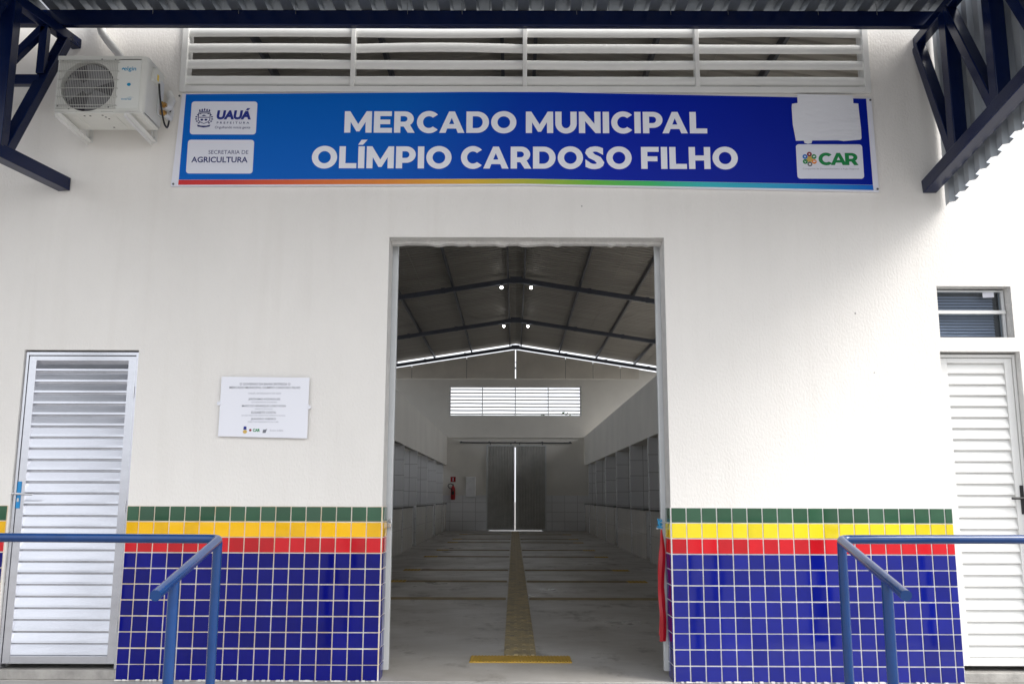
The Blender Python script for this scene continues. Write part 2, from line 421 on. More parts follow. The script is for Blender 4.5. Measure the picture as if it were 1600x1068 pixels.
# wide extra-bold capitals for the signboard
def arc(cx, cy, ra, rb, a0, a1, n=18):
    return [(cx + ra * math.cos(R(a0 + (a1 - a0) * i / n)), cy + rb * math.sin(R(a0 + (a1 - a0) * i / n))) for i in range(n + 1)]
S_, H_ = .285, .225
GL = {
 'M': (1.23, [(0, 0), (0, 1), (.245, 1), (.62, .40), (.985, 1), (1.23, 1), (1.23, 0), (.955, 0), (.95, .50), (.685, .06), (.545, .06), (.28, .50), (.275, 0)], []),
 'E': (.82, [(0, 0), (0, 1), (.80, 1), (.80, .775), (S_, .775), (S_, .615), (.735, .615), (.735, .395), (S_, .395), (S_, H_), (.82, H_), (.82, 0)], []),
 'R': (.93, [(0, 0), (0, 1), (.46, 1)] + arc(.46, .645, .42, .355, 90, -52, 16)[1:] + [(.93, 0), (.62, 0), (.43, .29), (S_, .29), (S_, 0)],
       [[(S_, .775), (.45, .775)] + arc(.45, .645, .145, .13, 90, -90, 10)[1:] + [(S_, .515)]]),
 'C': (.95, arc(.54, .5, .54, .52, 42, 318, 34) + arc(.54, .5, .265, .275, 312, 48, 24), []),
 'O': (1.14, arc(.57, .5, .57, .52, 0, 360, 40)[:-1], [arc(.57, .5, .285, .275, 0, 360, 32)[:-1]]),
 'A': (1.14, [(0, 0), (.44, 1), (.70, 1), (1.14, 0), (.845, 0), (.765, .20), (.365, .20), (.29, 0)], [[(.45, .41), (.565, .70), (.68, .41)]]),
 'D': (1.02, [(0, 0), (0, 1), (.48, 1)] + arc(.48, .5, .54, .5, 90, -90, 24)[1:], [[(S_, .225), (S_, .775), (.47, .775)] + arc(.47, .5, .265, .275, 90, -90, 16)[1:]]),
 'U': (.97, [(0, 1), (S_, 1), (S_, .45)] + arc(.485, .45, .20, .225, 180, 360, 14)[1:] + [(.685, 1), (.97, 1), (.97, .45)] + arc(.485, .45, .485, .47, 0, -180, 22)[1:], []),
 'N': (.98, [(0, 0), (0, 1), (.235, 1), (.70, .44), (.70, 1), (.98, 1), (.98, 0), (.745, 0), (.28, .56), (.28, 0)], []),
 'I': (.285, [(0, 0), (0, 1), (.285, 1), (.285, 0)], []),
 'P': (.89, [(0, 0), (0, 1), (.46, 1)] + arc(.46, .625, .43, .375, 90, -90, 18)[1:] + [(S_, .25), (S_, 0)],
       [[(S_, .775), (.45, .775)] + arc(.45, .625, .15, .15, 90, -90, 10)[1:] + [(S_, .475)]]),
 'L': (.78, [(0, 0), (0, 1), (S_, 1), (S_, .23), (.78, .23), (.78, 0)], []),
 'F': (.80, [(0, 0), (0, 1), (.80, 1), (.80, .775), (S_, .775), (S_, .57), (.735, .57), (.735, .345), (S_, .345), (S_, 0)], []),
 'H': (.97, [(0, 0), (0, 1), (S_, 1), (S_, .615), (.685, .615), (.685, 1), (.97, 1), (.97, 0), (.685, 0), (.685, .385), (S_, .385), (S_, 0)], []),
 'S': (.86, [], []),
}
KERN = {'PA': -.11, 'CA': -.04, 'LÍ': -.02, 'RD': -.02, 'AD': -.01}
def title(mb, body, x0, x1, z0, z1, y, mi=0, gap=.095, space=.33):
    w = sum(KERN.get(body[i:i + 2], 0) for i in range(len(body)))
    for ch in body:
        w += space if ch == ' ' else GL['I' if ch == 'Í' else ch][0] + gap
    w -= gap
    sx = (x1 - x0) / w; sz = z1 - z0; x = 0
    for i_, ch in enumerate(body):
        if i_: x += KERN.get(body[i_ - 1:i_ + 1], 0)
        if ch == ' ': x += space; continue
        g = GL['I' if ch == 'Í' else ch]
        if ch == 'S':
            put_text(mb, 'S', x0 + x * sx, x0 + (x + g[0]) * sx, z0 - .02 * sz, z0 + 1.02 * sz, y, mi, bold=.046)
            x += g[0] + gap; continue
        ol = list(g[1])
        fn = lambda a, b, X=x: (x0 + (X + a) * sx, y, z0 + b * sz)
        mb.poly(ol, fn, g[2], mi)
        if ch == 'Í':
            mb.poly([(-.02, 1.07), (.13, 1.30), (.40, 1.30), (.20, 1.07)], fn, (), mi)
        x += g[0] + gap
def rrect(x0, x1, z0, z1, r, n=5):
    return (arc(x1 - r, z1 - r, r, r, 0, 90, n) + arc(x0 + r, z1 - r, r, r, 90, 180, n) + arc(x0 + r, z0 + r, r, r, 180, 270, n) + arc(x1 - r, z0 + r, r, r, 270, 360, n))

# ------------------------------------------------------------------ setting: ground, landing, ramp, hall floor
b = MB(); b.quad((-300, -300, -.45), (300, -300, -.45), (300, 300, -.45), (-300, 300, -.45))
solo('ground', b, 'ground', (0, 0, 0), 'pale paved ground around the market hall', 'ground', kind='structure')
b = MB(); b.box(-5.6, 7.4, -1.65, -.001, -.46, -.004)
solo('landing', b, 'concrete', (0, 0, 0), 'grey concrete landing in front of the facade', 'landing', kind='structure')
b = MB(); b.add([(-.85, -1.65, -.004), (2.85, -1.65, -.004), (2.85, -4.0, -.455), (-.85, -4.0, -.455), (-.85, -1.65, -.46), (2.85, -1.65, -.46)],
                [(0, 3, 2, 1), (0, 4, 3), (1, 2, 5)])
solo('ramp', b, 'concrete', (0, 0, 0), 'concrete ramp falling from the landing to the street', 'ramp', kind='structure')
b = MB(); b.box(-5.1, 7.0, -.0005, 28.0, -.46, 0)
solo('hall_floor', b, 'floor', (0, 0, 0), 'worn grey concrete floor of the hall', 'floor', kind='structure')

# ------------------------------------------------------------------ front wall
WT = 0.20
def wall_grid(mb, xs, zs, holes, y0, y1, top=None, mi=0, mr=1):
    """slab between y0 (front) and y1 (back) with rectangular holes and reveals"""
    def inhole(xa, xb, za, zb):
        return any(h[0] - 1e-6 <= xa and xb <= h[1] + 1e-6 and h[2] - 1e-6 <= za and zb <= h[3] + 1e-6 for h in holes)
    for i in range(len(xs) - 1):
        for j in range(len(zs) - 1):
            a, c, d, e = xs[i], xs[i + 1], zs[j], zs[j + 1]
            if inhole(a, c, d, e): continue
            mb.quad((a, y0, d), (c, y0, d), (c, y0, e), (a, y0, e), mi)
            mb.quad((c, y1, d), (a, y1, d), (a, y1, e), (c, y1, e), mi)
    for h in holes:
        x0, x1, z0, z1 = h
        mb.quad((x0, y0, z0), (x0, y0, z1), (x0, y1, z1), (x0, y1, z0), mr)
        mb.quad((x1, y0, z1), (x1, y0, z0), (x1, y1, z0), (x1, y1, z1), mr)
        mb.quad((x0, y0, z1), (x1, y0, z1), (x1, y1, z1), (x0, y1, z1), mr)
        if z0 > 0: mb.quad((x1, y0, z0), (x0, y0, z0), (x0, y1, z0), (x1, y1, z0), mr)
DOOR = (0.0, 2.0, 0.0, 3.087)
LD = (-2.585, -1.767, 0.0, 2.248)
RD = (3.946, 4.515, 0.0, 2.256)
RW = (3.957, 4.490, 2.356, 2.731)
LV = (-1.597, 3.571, 4.20, 5.33)
XC = 0.96
fw = thing('front_wall', (XC, 0, 0), 'white textured plaster facade with a coloured tile base', 'wall', kind='structure')
b = MB()
xs = sorted({-5.1, -1.597, 0, 2.0, 3.571, 7.0, LD[0], LD[1], RD[0], RD[1], RW[0], RW[1]})
zs = sorted({0, 2.248, 2.256, 2.356, 2.731, 3.087, 4.20, 5.33, 5.62})
wall_grid(b, xs, zs, [DOOR, LD, RD, RW, LV], 0, WT)
b.quad((-5.1, WT, 0), (-5.1, 0, 0), (-5.1, 0, 5.62), (-5.1, WT, 5.62)); b.quad((7, 0, 0), (7, WT, 0), (7, WT, 5.62), (7, 0, 5.62))
gz = lambda x: 6.70 - .157 * abs(x - XC)
b.prism([(-5.1, 5.622), (7.0, 5.622), (7.0, gz(7.0)), (XC, gz(XC)), (-5.1, gz(-5.1))], lambda x, z, d: (x, .004 + d * .19, z), 1)
part('plaster', b, ['plaster', 'soffit'], fw)
# irregular mortar line left along the top of the doorway
b = MB(); n = 60; lo = []
for i in range(n + 1):
    x = .002 + 1.996 * i / n
    lo.append((x, 3.072 - random.random() * .014 * (1 if random.random() < .6 else .3)))
b.prism([(.002, 3.0865)] + lo + [(1.998, 3.0865)], lambda x, z, d: (x, .115 + d * .06, z), 1)
part('lintel_edge', b, 'soffit', fw)

for x, z, r_ in ((1.405, 3.325, .0075), (3.36, 2.528, .008), (3.47, 2.10, .005)):
    b = MB(); b.prism([(x + r_ * random.uniform(.6, 1.3) * math.cos(R(a)), z + r_ * random.uniform(.5, 1.2) * math.sin(R(a))) for a in range(0, 360, 45)], lambda u, w, d: (u, -.0012 + d * .001, w), 1)
    part('chip', b, 'sill', fw)
P = 0.105
def tile(mb, u0, u1, z0, z1, fr, mi):
    """one glazed tile with eased edges and a slight tilt; fr(u, z, out) -> xyz"""
    g = .0034; e = .0022; t = .0055
    if u1 - u0 < .012 or z1 - z0 < .012: return
    tu = random.gauss(0, .008); tz = random.gauss(0, .008)
    u0 += g; u1 -= g; z0 += g; z1 -= g
    cu, cz = (u0 + u1) / 2, (z0 + z1) / 2
    vs = [fr(u, z, 0) for u, z in ((u0, z0), (u1, z0), (u1, z1), (u0, z1))]
    vs += [fr(u, z, t + (u - cu) * tu + (z - cz) * tz) for u, z in ((u0 + e, z0 + e), (u1 - e, z0 + e), (u1 - e, z1 - e), (u0 + e, z1 - e))]
    mb.add(vs, [(4, 5, 6, 7), (0, 1, 5, 4), (1, 2, 6, 5), (2, 3, 7, 6), (3, 0, 4, 7)], mi)
def tile_rows(mb, us, fr, hi=11):
    for r in range(hi):
        z0, z1 = r * P, (r + 1) * P
        m0 = 4 if r < 8 else 3 if r == 8 else 2 if r == 9 else 1
        dz = random.gauss(0, .0006)
        for i in range(len(us) - 1):
            mi = m0 + (4 if random.random() < .35 else 0)
            tile(mb, us[i], us[i + 1], z0 + dz, z1 + dz, fr, mi)
def front_fr(u, z, o): return (u, -.006 - o, z)
def panel(us, yellow, jamb=None):
    mb = MB()
    mb.box(min(us), max(us), -.006, -.0005, .001, 11 * P, 0)
    tile_rows(mb, us, front_fr)
    if jamb is not None:
        x, sgn = jamb
        mb.box(*(sorted((x, x + sgn * .006))), -.006, WT - .012, .001, 11 * P, 0)
        tile_rows(mb, [-.004, .098, WT - .014], lambda u, z, o: (x + sgn * (.006 + o), u, z) )
    return mb
usL = [0.0 - P * i for i in range(17)] + [LD[1]]
usL = sorted(usL)
m_l = ['grout_tan', 't_green', 't_amber', 't_red', 't_blue', 't_green2', 't_amber2', 't_red2', 't_blue2']
m_r = ['grout', 't_green', 't_lemon', 't_red', 't_cobalt', 't_green2', 't_lemon2', 't_red2', 't_cobalt2']
part('tile_cladding', panel(usL, 2, (0.0, 1)), m_l, fw, label='tile base with amber yellow row left of the doorway')
usR = [2.0 + P * i for i in range(19)] + [RD[0]]
part('tile_cladding', panel(usR, 2, (2.0, -1)), m_r, fw, label='tile base with lemon yellow row right of the doorway')
usX = sorted([LD[0] - .012 - P * i for i in range(14)])
part('tile_cladding', panel(usX, 2), m_l, fw, label='tile base left of the slatted door')
usY = sorted([RD[1] + .012 + P * i for i in range(18)])
part('tile_cladding', panel(usY, 2), m_r, fw, label='tile base at the far right end')
for d in (LD, RD):
    b = MB(); b.box(d[0] + .002, d[1] - .002, .004, WT + .1, .0005, .065)
    part('door_sill', b, 'sill', fw, bevel=.006)
# loose cement crumbs at the tile foot
b = MB()
for i in range(150):
    x = random.choice([random.uniform(-1.76, -.02), random.uniform(2.02, 3.93)]); s_ = random.uniform(.004, .012)
    b.box(x - s_, x + s_, -.016 - s_, -.0135, .0, s_ * .9)
part('mortar_crumb', b, 'grout', fw)

# ------------------------------------------------------------------ slatted aluminium doors
def slat_door(d, yface, zb, label, handle, mt='alu'):
    x0, x1, z0, z1 = d
    t = thing('slatted_door', ((x0 + x1) / 2, yface, zb), label, 'door')
    fo = .024; top = z1 - .012
    b = MB()
    b.box(x0 + .004, x0 + fo, yface - .012, yface + .06, .066, top)
    b.box(x1 - fo, x1 - .004, yface - .012, yface + .06, .066, top)
    b.box(x0 + fo, x1 - fo, yface - .012, yface + .06, top - fo, top)
    part('door_frame', b, mt, t, bevel=.002)
    lx0, lx1, lz1 = x0 + fo + .003, x1 - fo - .003, top - fo - .004
    st = .052
    b = MB()
    b.box(lx0, lx0 + st, yface - .004, yface + .03, zb, lz1); b.box(lx1 - st, lx1, yface - .004, yface + .03, zb, lz1)
    b.box(lx0 + st, lx1 - st, yface - .004, yface + .03, lz1 - .034, lz1); b.box(lx0 + st, lx1 - st, yface - .004, yface + .03, zb, zb + .052)
    leaf = part('leaf_frame', b, mt, t, bevel=.0025)
    b = MB(); a0, a1 = zb + .052, lz1 - .034
    n = round((a1 - a0) / .077); h = (a1 - a0) / n
    for i in range(n):
        za = a0 + i * h; zt = za + h; j = random.gauss(0, .0012); sg = random.gauss(0, .0008)
        pr = [(yface + .022, zt - .004), (yface + .003 + j, za + .020), (yface + .001 + j, za + .006), (yface + .006, za + .001), (yface + .022, za + .001)]
        vs = [(lx0 + st, y, z) for y, z in pr] + [(lx1 - st, y + sg, z) for y, z in pr]
        m = len(pr)
        b.add(vs, [(k, k + 1, k + 1 + m, k + m) for k in range(m - 1)])
    b.box(lx0 + st, lx1 - st, yface + .023, yface + .028, a0, a1)
    part('slats', b, mt, t)
    hx, hz, kind = handle
    if kind == 'lever':
        b = MB(); b.box(hx - .014, hx + .014, yface - .010, yface - .004, hz - .10, hz + .085)
        pl = part('lock_plate', b, 'blueplate', t, bevel=.003, label='lock plate still under blue film')
        b = MB(); b.tube([(hx, yface - .008, hz), (hx, yface - .055, hz), (hx + .012, yface - .062, hz), (hx + .125, yface - .062, hz - .004)], .008, 10)
        b.tube([(hx - .03, yface - .045, hz + .002), (hx, yface - .05, hz)], .007, 10)
        b.box(hx - .007, hx + .007, yface - .0125, yface - .0105, hz - .055, hz - .03)
        part('lever', b, 'chrome', t)
    else:
        b = MB(); b.box(hx - .013, hx + .013, yface - .010, yface - .004, hz - .11, hz + .09)
        part('lock_plate', b, 'black', t, bevel=.003)
        b = MB(); b.tube([(hx, yface - .008, hz), (hx, yface - .05, hz), (hx - .012, yface - .06, hz), (hx - .10, yface - .06, hz)], .009, 10)
        part('lever', b, 'black', t)
    # hinges
    side = x1 - fo if kind == 'lever' else x0 + fo
    for z in (.35, 1.15, 1.95):
        b = MB(); b.tube([(side, yface - .016, z - .04), (side, yface - .016, z + .04)], .006, 8)
        part('hinge', b, 'alu', t)
    return t
slat_door(LD, .030, .100, 'aluminium slatted door with blue lock plate at the left end', (-2.545, 1.235, 'lever'))
slat_door(RD, .075, .100, 'narrow slatted door coloured white for glare, with black lever below the small window', (4.478, 1.225, 'black'), 'whitemetal')  # white paint stands in for the strong light on this door

# ------------------------------------------------------------------ small window above the right door
t = thing('transom_window', ((RW[0] + RW[1]) / 2, .1, RW[2]), 'small two-pane window with blinds above the narrow right door', 'window')
x0, x1, z0, z1 = RW
b = MB(); yf = .085
b.box(x0 + .003, x0 + .022, yf, yf + .04, z0 + .002, z1 - .012); b.box(x1 - .030, x1 - .008, yf, yf + .04, z0 + .002, z1 - .012)
b.box(x0 + .022, x1 - .030, yf, yf + .04, z0 + .002, z0 + .010); b.box(x0 + .022, x1 - .030, yf, yf + .04, z1 - .024, z1 - .012)
part('window_frame', b, 'greymetal', t)
zm = 2.556
b = MB(); b.box(x0 + .004, x1 - .009, yf - .012, yf + .03, zm - .012, zm + .012)
part('crossbar', b, 'whitemetal', t)
for a, c in ((z0 + .010, zm - .012), (zm + .012, z1 - .024)):
    b = MB(); b.box(x0 + .022, x1 - .030, yf + .018, yf + .022, a, c)
    part('pane', b, 'glass', t)
b = MB(); z = z0 + .012
while z < z1 - .05:
    b.add([(x0 + .01, yf + .075, z + .020), (x1 - .06, yf + .075, z + .020), (x1 - .06, yf + .058, z), (x0 + .01, yf + .058, z)], [(0, 3, 2, 1)])
    z += .0215
part('blind', b, 'blind', t)
b = MB(); b.box(x0, x1, yf + .10, yf + .112, z0, z1)
part('backing', b, 'windark', t)
b = MB(); b.prism([(4.338, 2.668), (4.420, 2.672), (4.418, 2.716), (4.336, 2.712)], lambda x, z, d: (x, yf + .014 + d * .002, z), 1)
part('paper_note', b, 'card', t)

# ------------------------------------------------------------------ louvred windows (front and back)
def louvre(yc, label, x0, x1, z0, z1, mats, flip, hh=.039):
    t = thing('louvre_window', ((x0 + x1) / 2, yc, z0), label, 'louvre window')
    f = .045
    b = MB()
    b.box(x0, x0 + f, yc - .045, yc + .045, z0, z1); b.box(x1 - f, x1, yc - .045, yc + .045, z0, z1)
    b.box(x0 + f, x1 - f, yc - .045, yc + .045, z0, z0 + f); b.box(x0 + f, x1 - f, yc - .045, yc + .045, z1 - f, z1)
    part('frame', b, mats, t, bevel=.003)
    w = (x1 - x0) / 4
    for i in range(1, 4):
        b = MB(); xm = x0 + w * i; b.box(xm - .016, xm + .016, yc - .05, yc + .03, z0 + f, z1 - f)
        part('mullion', b, mats, t, bevel=.003)
    for i in range(4):
        b = MB(); xa = x0 + w * i + (.0165 if i else f); xb = x0 + w * (i + 1) - (.0165 if i < 3 else f)
        n = 8; h = (z1 - z0 - 2 * f) / n
        for k in range(n):
            zc = z0 + f + h * (k + .5) - .012; sag = random.gauss(0, .004)
            # rounded blade: a shallow half tube, bulging outwards
            pr = []
            for q in range(9):
                a = R(-92 + 184 * q / 8); pr.append((yc - flip * (.012 + .022 * math.cos(a)), zc + hh * math.sin(a)))
            ns = 6; vs = []
            for q in range(ns + 1):
                u = q / ns; dz = sag * math.sin(math.pi * u)
                vs += [(xa + (xb - xa) * u, y, z + dz) for y, z in pr]
            m = len(pr); fs = []
            for q in range(ns):
                fs += [(q * m + j, (q + 1) * m + j, (q + 1) * m + j + 1, q * m + j + 1) for j in range(m - 1)]
            b.add(vs, fs, 0, True)
        part('slats', b, mats, t)
    return t
louvre(.012, 'long white slatted louvre above the blue signboard', -1.597, 3.571, 4.20, 5.33, 'whitemetal', 1, .0365)

# ------------------------------------------------------------------ signboard
sg = thing('signboard', (.978, -.02, 3.44), 'long blue signboard with white capitals and a rainbow stripe over the doorway', 'sign')
bx = [(-1.617, 3.447), (3.579, 3.432), (3.568, 4.158), (-1.572, 4.180)]
b = MB(); b.prism([(-1.612, 3.462), (.98, 3.478), (3.581, 3.432), (3.569, 4.160), (.98, 4.208), (-1.574, 4.182)], lambda x, z, d: (x, -.022 + d * .018, z), 1)
part('board', b, 'card', sg)
b = MB(); b.prism([(-1.556, 3.512), (.98, 3.526), (3.538, 3.484), (3.530, 4.154), (.98, 4.204), (-1.545, 4.178)], lambda x, z, d: (x, -.0235 + d * .001, z), 1)
o = part('blue_print', b, 'sign', sg)
b = MB(); b.prism([(-1.558, 3.472), (.98, 3.487), (3.541, 3.444), (3.5385, 3.482), (.98, 3.524), (-1.5565, 3.510)], lambda x, z, d: (x, -.0236 + d * .001, z), 1)
part('rainbow_stripe', b, 'stripe', sg)
b = MB(); title(b, 'MERCADO MUNICIPAL', -.352, 2.338, 3.878, 4.046, -.0245)
part('lettering', b, 'letter', sg)
b = MB(); title(b, 'OLÍMPIO CARDOSO FILHO', -.584, 2.556, 3.602, 3.772, -.0245)
part('lettering', b, 'letter', sg)
for x, z in ((-1.592, 4.165), (-1.594, 3.478), (3.560, 4.143), (3.570, 3.452)):
    b = MB(); b.tube([(x, -.0225, z), (x, -.027, z)], .008, 10)
    part('screw', b, 'windark', sg)
CY = -.0248
def card(x0, x1, z0, z1):
    b = MB(); b.prism(rrect(x0, x1, z0, z1, .022), lambda x, z, d: (x, CY + d * .001, z), 1)
    return part('logo_card', b, 'card', sg)
ca = card(-1.497, -1.007, 3.862, 4.121)
TY = CY - .0007
# town crest: crown, shield, laurels and ribbon
b = MB(); ex, ez = -1.397, 3.990; F = facade(TY)
def sh(sx, sz, o=0): return [(ex - sx, ez + sz), (ex + sx, ez + sz), (ex + sx, ez - .012), (ex + sx * .75, ez - .033 - o), (ex, ez - .046 - o), (ex - sx * .75, ez - .033 - o), (ex - sx, ez - .012)]
b.poly(sh(.046, .042), F, [sh(.040, .036, -.005)])
b.poly([(ex - .038, ez + .002), (ex + .038, ez + .002), (ex + .038, ez + .008), (ex - .038, ez + .008)], F)
b.poly([(ex - .022, ez + .014), (ex - .004, ez + .026), (ex + .018, ez + .015)], F)
for dx in (-.016, .014): b.poly(arc(ex + dx, ez - .014, .011, .008, 0, 360, 10)[:-1], F)
for i in range(5):
    dx = -.036 + .018 * i; zz = ez + .062 + .008 * (1 - abs(i - 2) / 2)
    b.poly([(ex + dx - .004, zz - .014), (ex + dx + .004, zz - .014), (ex + dx + .006, zz), (ex + dx, zz + .008), (ex + dx - .006, zz)], F)
b.poly([(ex - .038, ez + .047), (ex + .038, ez + .047), (ex + .036, ez + .053), (ex - .036, ez + .053)], F)
for s_ in (-1, 1):
    for i in range(6):
        a = R(-50 + 22 * i); px = ex + s_ * .060 * math.cos(a); pz = ez - .004 + .046 * math.sin(a)
        b.poly(arc(px, pz, .0085, .0055, 0, 360, 8)[:-1], F)
b.poly([(ex - .050, ez - .052), (ex - .02, ez - .060), (ex + .02, ez - .060), (ex + .050, ez - .052), (ex + .044, ez - .068), (ex, ez - .075), (ex - .044, ez - .068)], F)
part('crest', b, 'navyprint', ca)
b = MB(); put_text(b, 'UAUÁ', -1.305, -1.050, 3.978, 4.068, TY, bold=.056, shear=.12)
part('lettering', b, 'navyprint2', ca)
b = MB(); put_text(b, 'PREFEITURA', -1.301, -1.060, 3.945, 3.961, TY, bold=.02, spacing=1.7)
put_text(b, 'Orgulhando nossa gente', -1.313, -1.050, 3.902, 3.927, TY, bold=.004)
part('lettering', b, 'navyprint', ca)
cb = card(-1.506, -1.016, 3.559, 3.820)
b = MB(); put_text(b, 'SECRETARIA DE', -1.349, -1.055, 3.709, 3.739, TY)
put_text(b, 'AGRICULTURA', -1.472, -1.056, 3.643, 3.688, TY, bold=.022)
part('lettering', b, 'navyprint', cb)
cc = card(2.988, 3.477, 3.530, 3.795)
b = MB()
g = [('C', 0), ('A', .80), ('R', 1.78)]
for ch, X in g:
    b.poly(GL[ch][1], lambda a, c, X=X: (3.150 + (X + a * .95) * .1095, TY - (.0003 if ch == 'A' else 0), 3.634 + c * .094), GL[ch][2])
part('lettering', b, 'greenprint', cc)
b = MB(); put_text(b, 'Companhia de Desenvolvimento e Ação Regional', 3.030, 3.442, 3.596, 3.612, TY, bold=.004)
part('lettering', b, 'softprint', cc)
ctr = (3.084, 3.680)
cols = ['maroonprint', 'greenprint', 'orangeprint', 'windark', 'greenprint', 'skyprint']
b = MB(); b.poly(arc(ctr[0], ctr[1], .024, .024, 0, 360, 18)[:-1], F, (), 0)
for i, k in enumerate((90, 30, -30, -90, -150, 150)):
    px, pz = ctr[0] + .038 * math.cos(R(k)), ctr[1] + .038 * math.sin(R(k))
    b.poly(arc(px, pz, .0185, .0185, 0, 360, 18)[:-1], facade(TY - .0003), (), 1 + i)
    if i in (0, 5): b.poly(arc(px, pz, .0055, .0065, 0, 360, 10)[:-1], facade(TY - .0006), (), 7)
    elif i in (1, 2): b.poly([(px - .009, pz - .005), (px + .009, pz - .003), (px + .009, pz + .006), (px - .007, pz + .005)], facade(TY - .0006), (), 7)
    elif i == 3: b.poly([(px - .008, pz - .007), (px + .008, pz - .007), (px + .008, pz + .006), (px - .008, pz + .006)], facade(TY - .0006), (), 7)
    else: b.poly([(px, pz - .010), (px + .010, pz + .008), (px, pz - .001), (px - .010, pz + .008)], facade(TY - .0006), (), 7)
part('emblem', b, ['ochreprint', 'maroonprint', 'greenprint', 'orangeprint', 'windark', 'greenprint', 'skyprint', 'card'], cc)
# paper taped over the upper right logo
b = MB()
pp = [(3.016, 4.186), (3.429, 4.176), (3.430, 4.115), (3.466, 4.112), (3.468, 4.04), (3.474, 3.93), (3.474, 3.840), (3.466, 3.830), (3.423, 3.826), (3.343, 3.819), (3.30, 3.825), (3.11, 3.823),
      (3.102, 3.801), (3.075, 3.797), (3.053, 3.803), (3.047, 3.822), (2.989, 3.820), (2.972, 3.949), (2.970, 4.08), (2.974, 4.109), (3.016, 4.116)]
b.prism(pp[::-1], lambda x, z, d: (x, -.031 + d * .003, z), 1)
solo('paper_cover', b, 'paper', (3.22, -.03, 3.82), 'crumpled white paper taped over the upper right corner of the signboard', 'paper')

# ------------------------------------------------------------------ plaque
pq = thing('plaque', (-.85, -.02, 1.63), 'white inauguration plaque with small grey print on the wall', 'plaque')
b = MB(); b.prism([(-1.160, 1.636), (-.536, 1.622), (-.536, 2.050), (-1.158, 2.056)], lambda x, z, d: (x, -.024 + d * .008, z), 1)
part('plate', b, 'plaque', pq)
for x, z in ((-1.166, 1.866), (-.533, 1.842)):
    b = MB(); b.tube([(x, -.001, z), (x, -.03, z)], .014, 14)
    part('standoff', b, 'plaque', pq)
b = MB(); py = -.0247; cxp = -.848
def pl(txt, z, h, w, mi, bold):
    b = MB(); put_text(b, txt, cxp - w / 2, cxp + w / 2, z - h / 2, z + h / 2, py, 0, bold)
    part('lettering', b, ('greyprint', 'softprint')[mi], pq)
pl('O GOVERNO DA BAHIA ENTREGA O', 2.004, .0165, .358, 0, .008)
pl('MERCADO MUNICIPAL OLÍMPIO CARDOSO FILHO', 1.981, .020, .50, 0, .008)
pl('UAUÁ, 24 DE JULHO DE 2024', 1.938, .019, .23, 1, .005)
pl('JERÔNIMO RODRIGUES', 1.897, .021, .224, 0, .006)
pl('GOVERNADOR DA BAHIA', 1.876, .011, .180, 1, 0)
pl('MARCOS HENRIQUE LOBO ROSA', 1.848, .017, .310, 0, .006)
pl('PREFEITO DE UAUÁ', 1.829, .012, .125, 1, 0)
pl('ELISABETE COSTA', 1.803, .017, .172, 0, .006)
pl('SECRETÁRIA DE DESENVOLVIMENTO RURAL', 1.783, .012, .31, 1, 0)
pl('JEANDRO RIBEIRO', 1.756, .017, .176, 0, .006)
pl('DIRETOR PRESIDENTE DA CAR', 1.737, .011, .215, 1, 0)
Fp = facade(py)
def logo(name, m, fn):
    b = MB(); fn(b); part(name, b, m, pq)
logo('lettering', 'softprint', lambda b: put_text(b, 'Governo da Bahia', -.80, -.705, 1.672, 1.684, py, 0, .005))
logo('lettering', 'greenprint', lambda b: put_text(b, 'CAR', -.918, -.868, 1.668, 1.690, py, 0, .05))
logo('crest', 'navyprint2', lambda b: b.poly([(-.985, 1.682), (-.962, 1.682), (-.964, 1.705), (-.983, 1.705)], Fp))
logo('crest', 'ochreprint', lambda b: b.poly(arc(-.973, 1.668, .015, .013, 0, 360, 14)[:-1], Fp))
logo('emblem', 'maroonprint', lambda b: b.poly(arc(-.936, 1.679, .009, .009, 0, 360, 12)[:-1], Fp))
logo('emblem', 'greyprint', lambda b: b.poly([(-.850, 1.660), (-.828, 1.660), (-.818, 1.690), (-.830, 1.683), (-.846, 1.683)], Fp))

# ------------------------------------------------------------------ air conditioner
AX0, AX1, AY0, AY1, AZ0, AZ1 = -2.290, -1.668, -.45, -.15, 3.842, 4.258
ac = thing('air_conditioner', ((AX0 + AX1) / 2, -.3, AZ0), 'cream outdoor air conditioning unit with round fan grille high on the left wall', 'air conditioner')
fcx, fcz, fr_ = -2.074, 4.040, .186
b = MB()
# front face with the fan opening, then the shell around it
ci = arc(fcx, fcz, fr_, fr_, 0, 360, 48)[:-1]
b.poly([(AX0, AZ0 + .012), (AX1 - .035, AZ0 + .012), (AX1 - .035, AZ1), (AX0, AZ1)], facade(AY0), [ci])
b.add([(x, AY0, z) for x, z in ci] + [(x, AY0 + .05, z) for x, z in ci], [((i + 1) % 48, i, i + 48, (i + 1) % 48 + 48) for i in range(48)])
q = arc(AX1 - .035, AY0 + .035, .035, .035, -90, 0, 6)
b.add([(x, y, AZ0 + .012) for x, y in q] + [(x, y, AZ1) for x, y in q], [(i, i + 1, i + 8, i + 7) for i in range(6)], 0, True)
b.quad((AX1, AY0 + .035, AZ0 + .012), (AX1, AY1, AZ0 + .012), (AX1, AY1, AZ1), (AX1, AY0 + .035, AZ1))
b.quad((AX0, AY1, AZ0 + .012), (AX0, AY0, AZ0 + .012), (AX0, AY0, AZ1), (AX0, AY1, AZ1))
b.quad((AX1, AY1, AZ0 + .012), (AX0, AY1, AZ0 + .012), (AX0, AY1, AZ1), (AX1, AY1, AZ1))
b.prism([(AX0 - .004, AY0 - .004), (AX1 - .035, AY0 - .004)] + [(x + .004, y) for x, y in q[1:]] + [(AX1 + .004, AY1 + .004), (AX0 - .004, AY1 + .004)],
        lambda x, y, d: (x, y, AZ1 + .006 - d * .03), 1)
part('case', b, 'acwhite', ac)
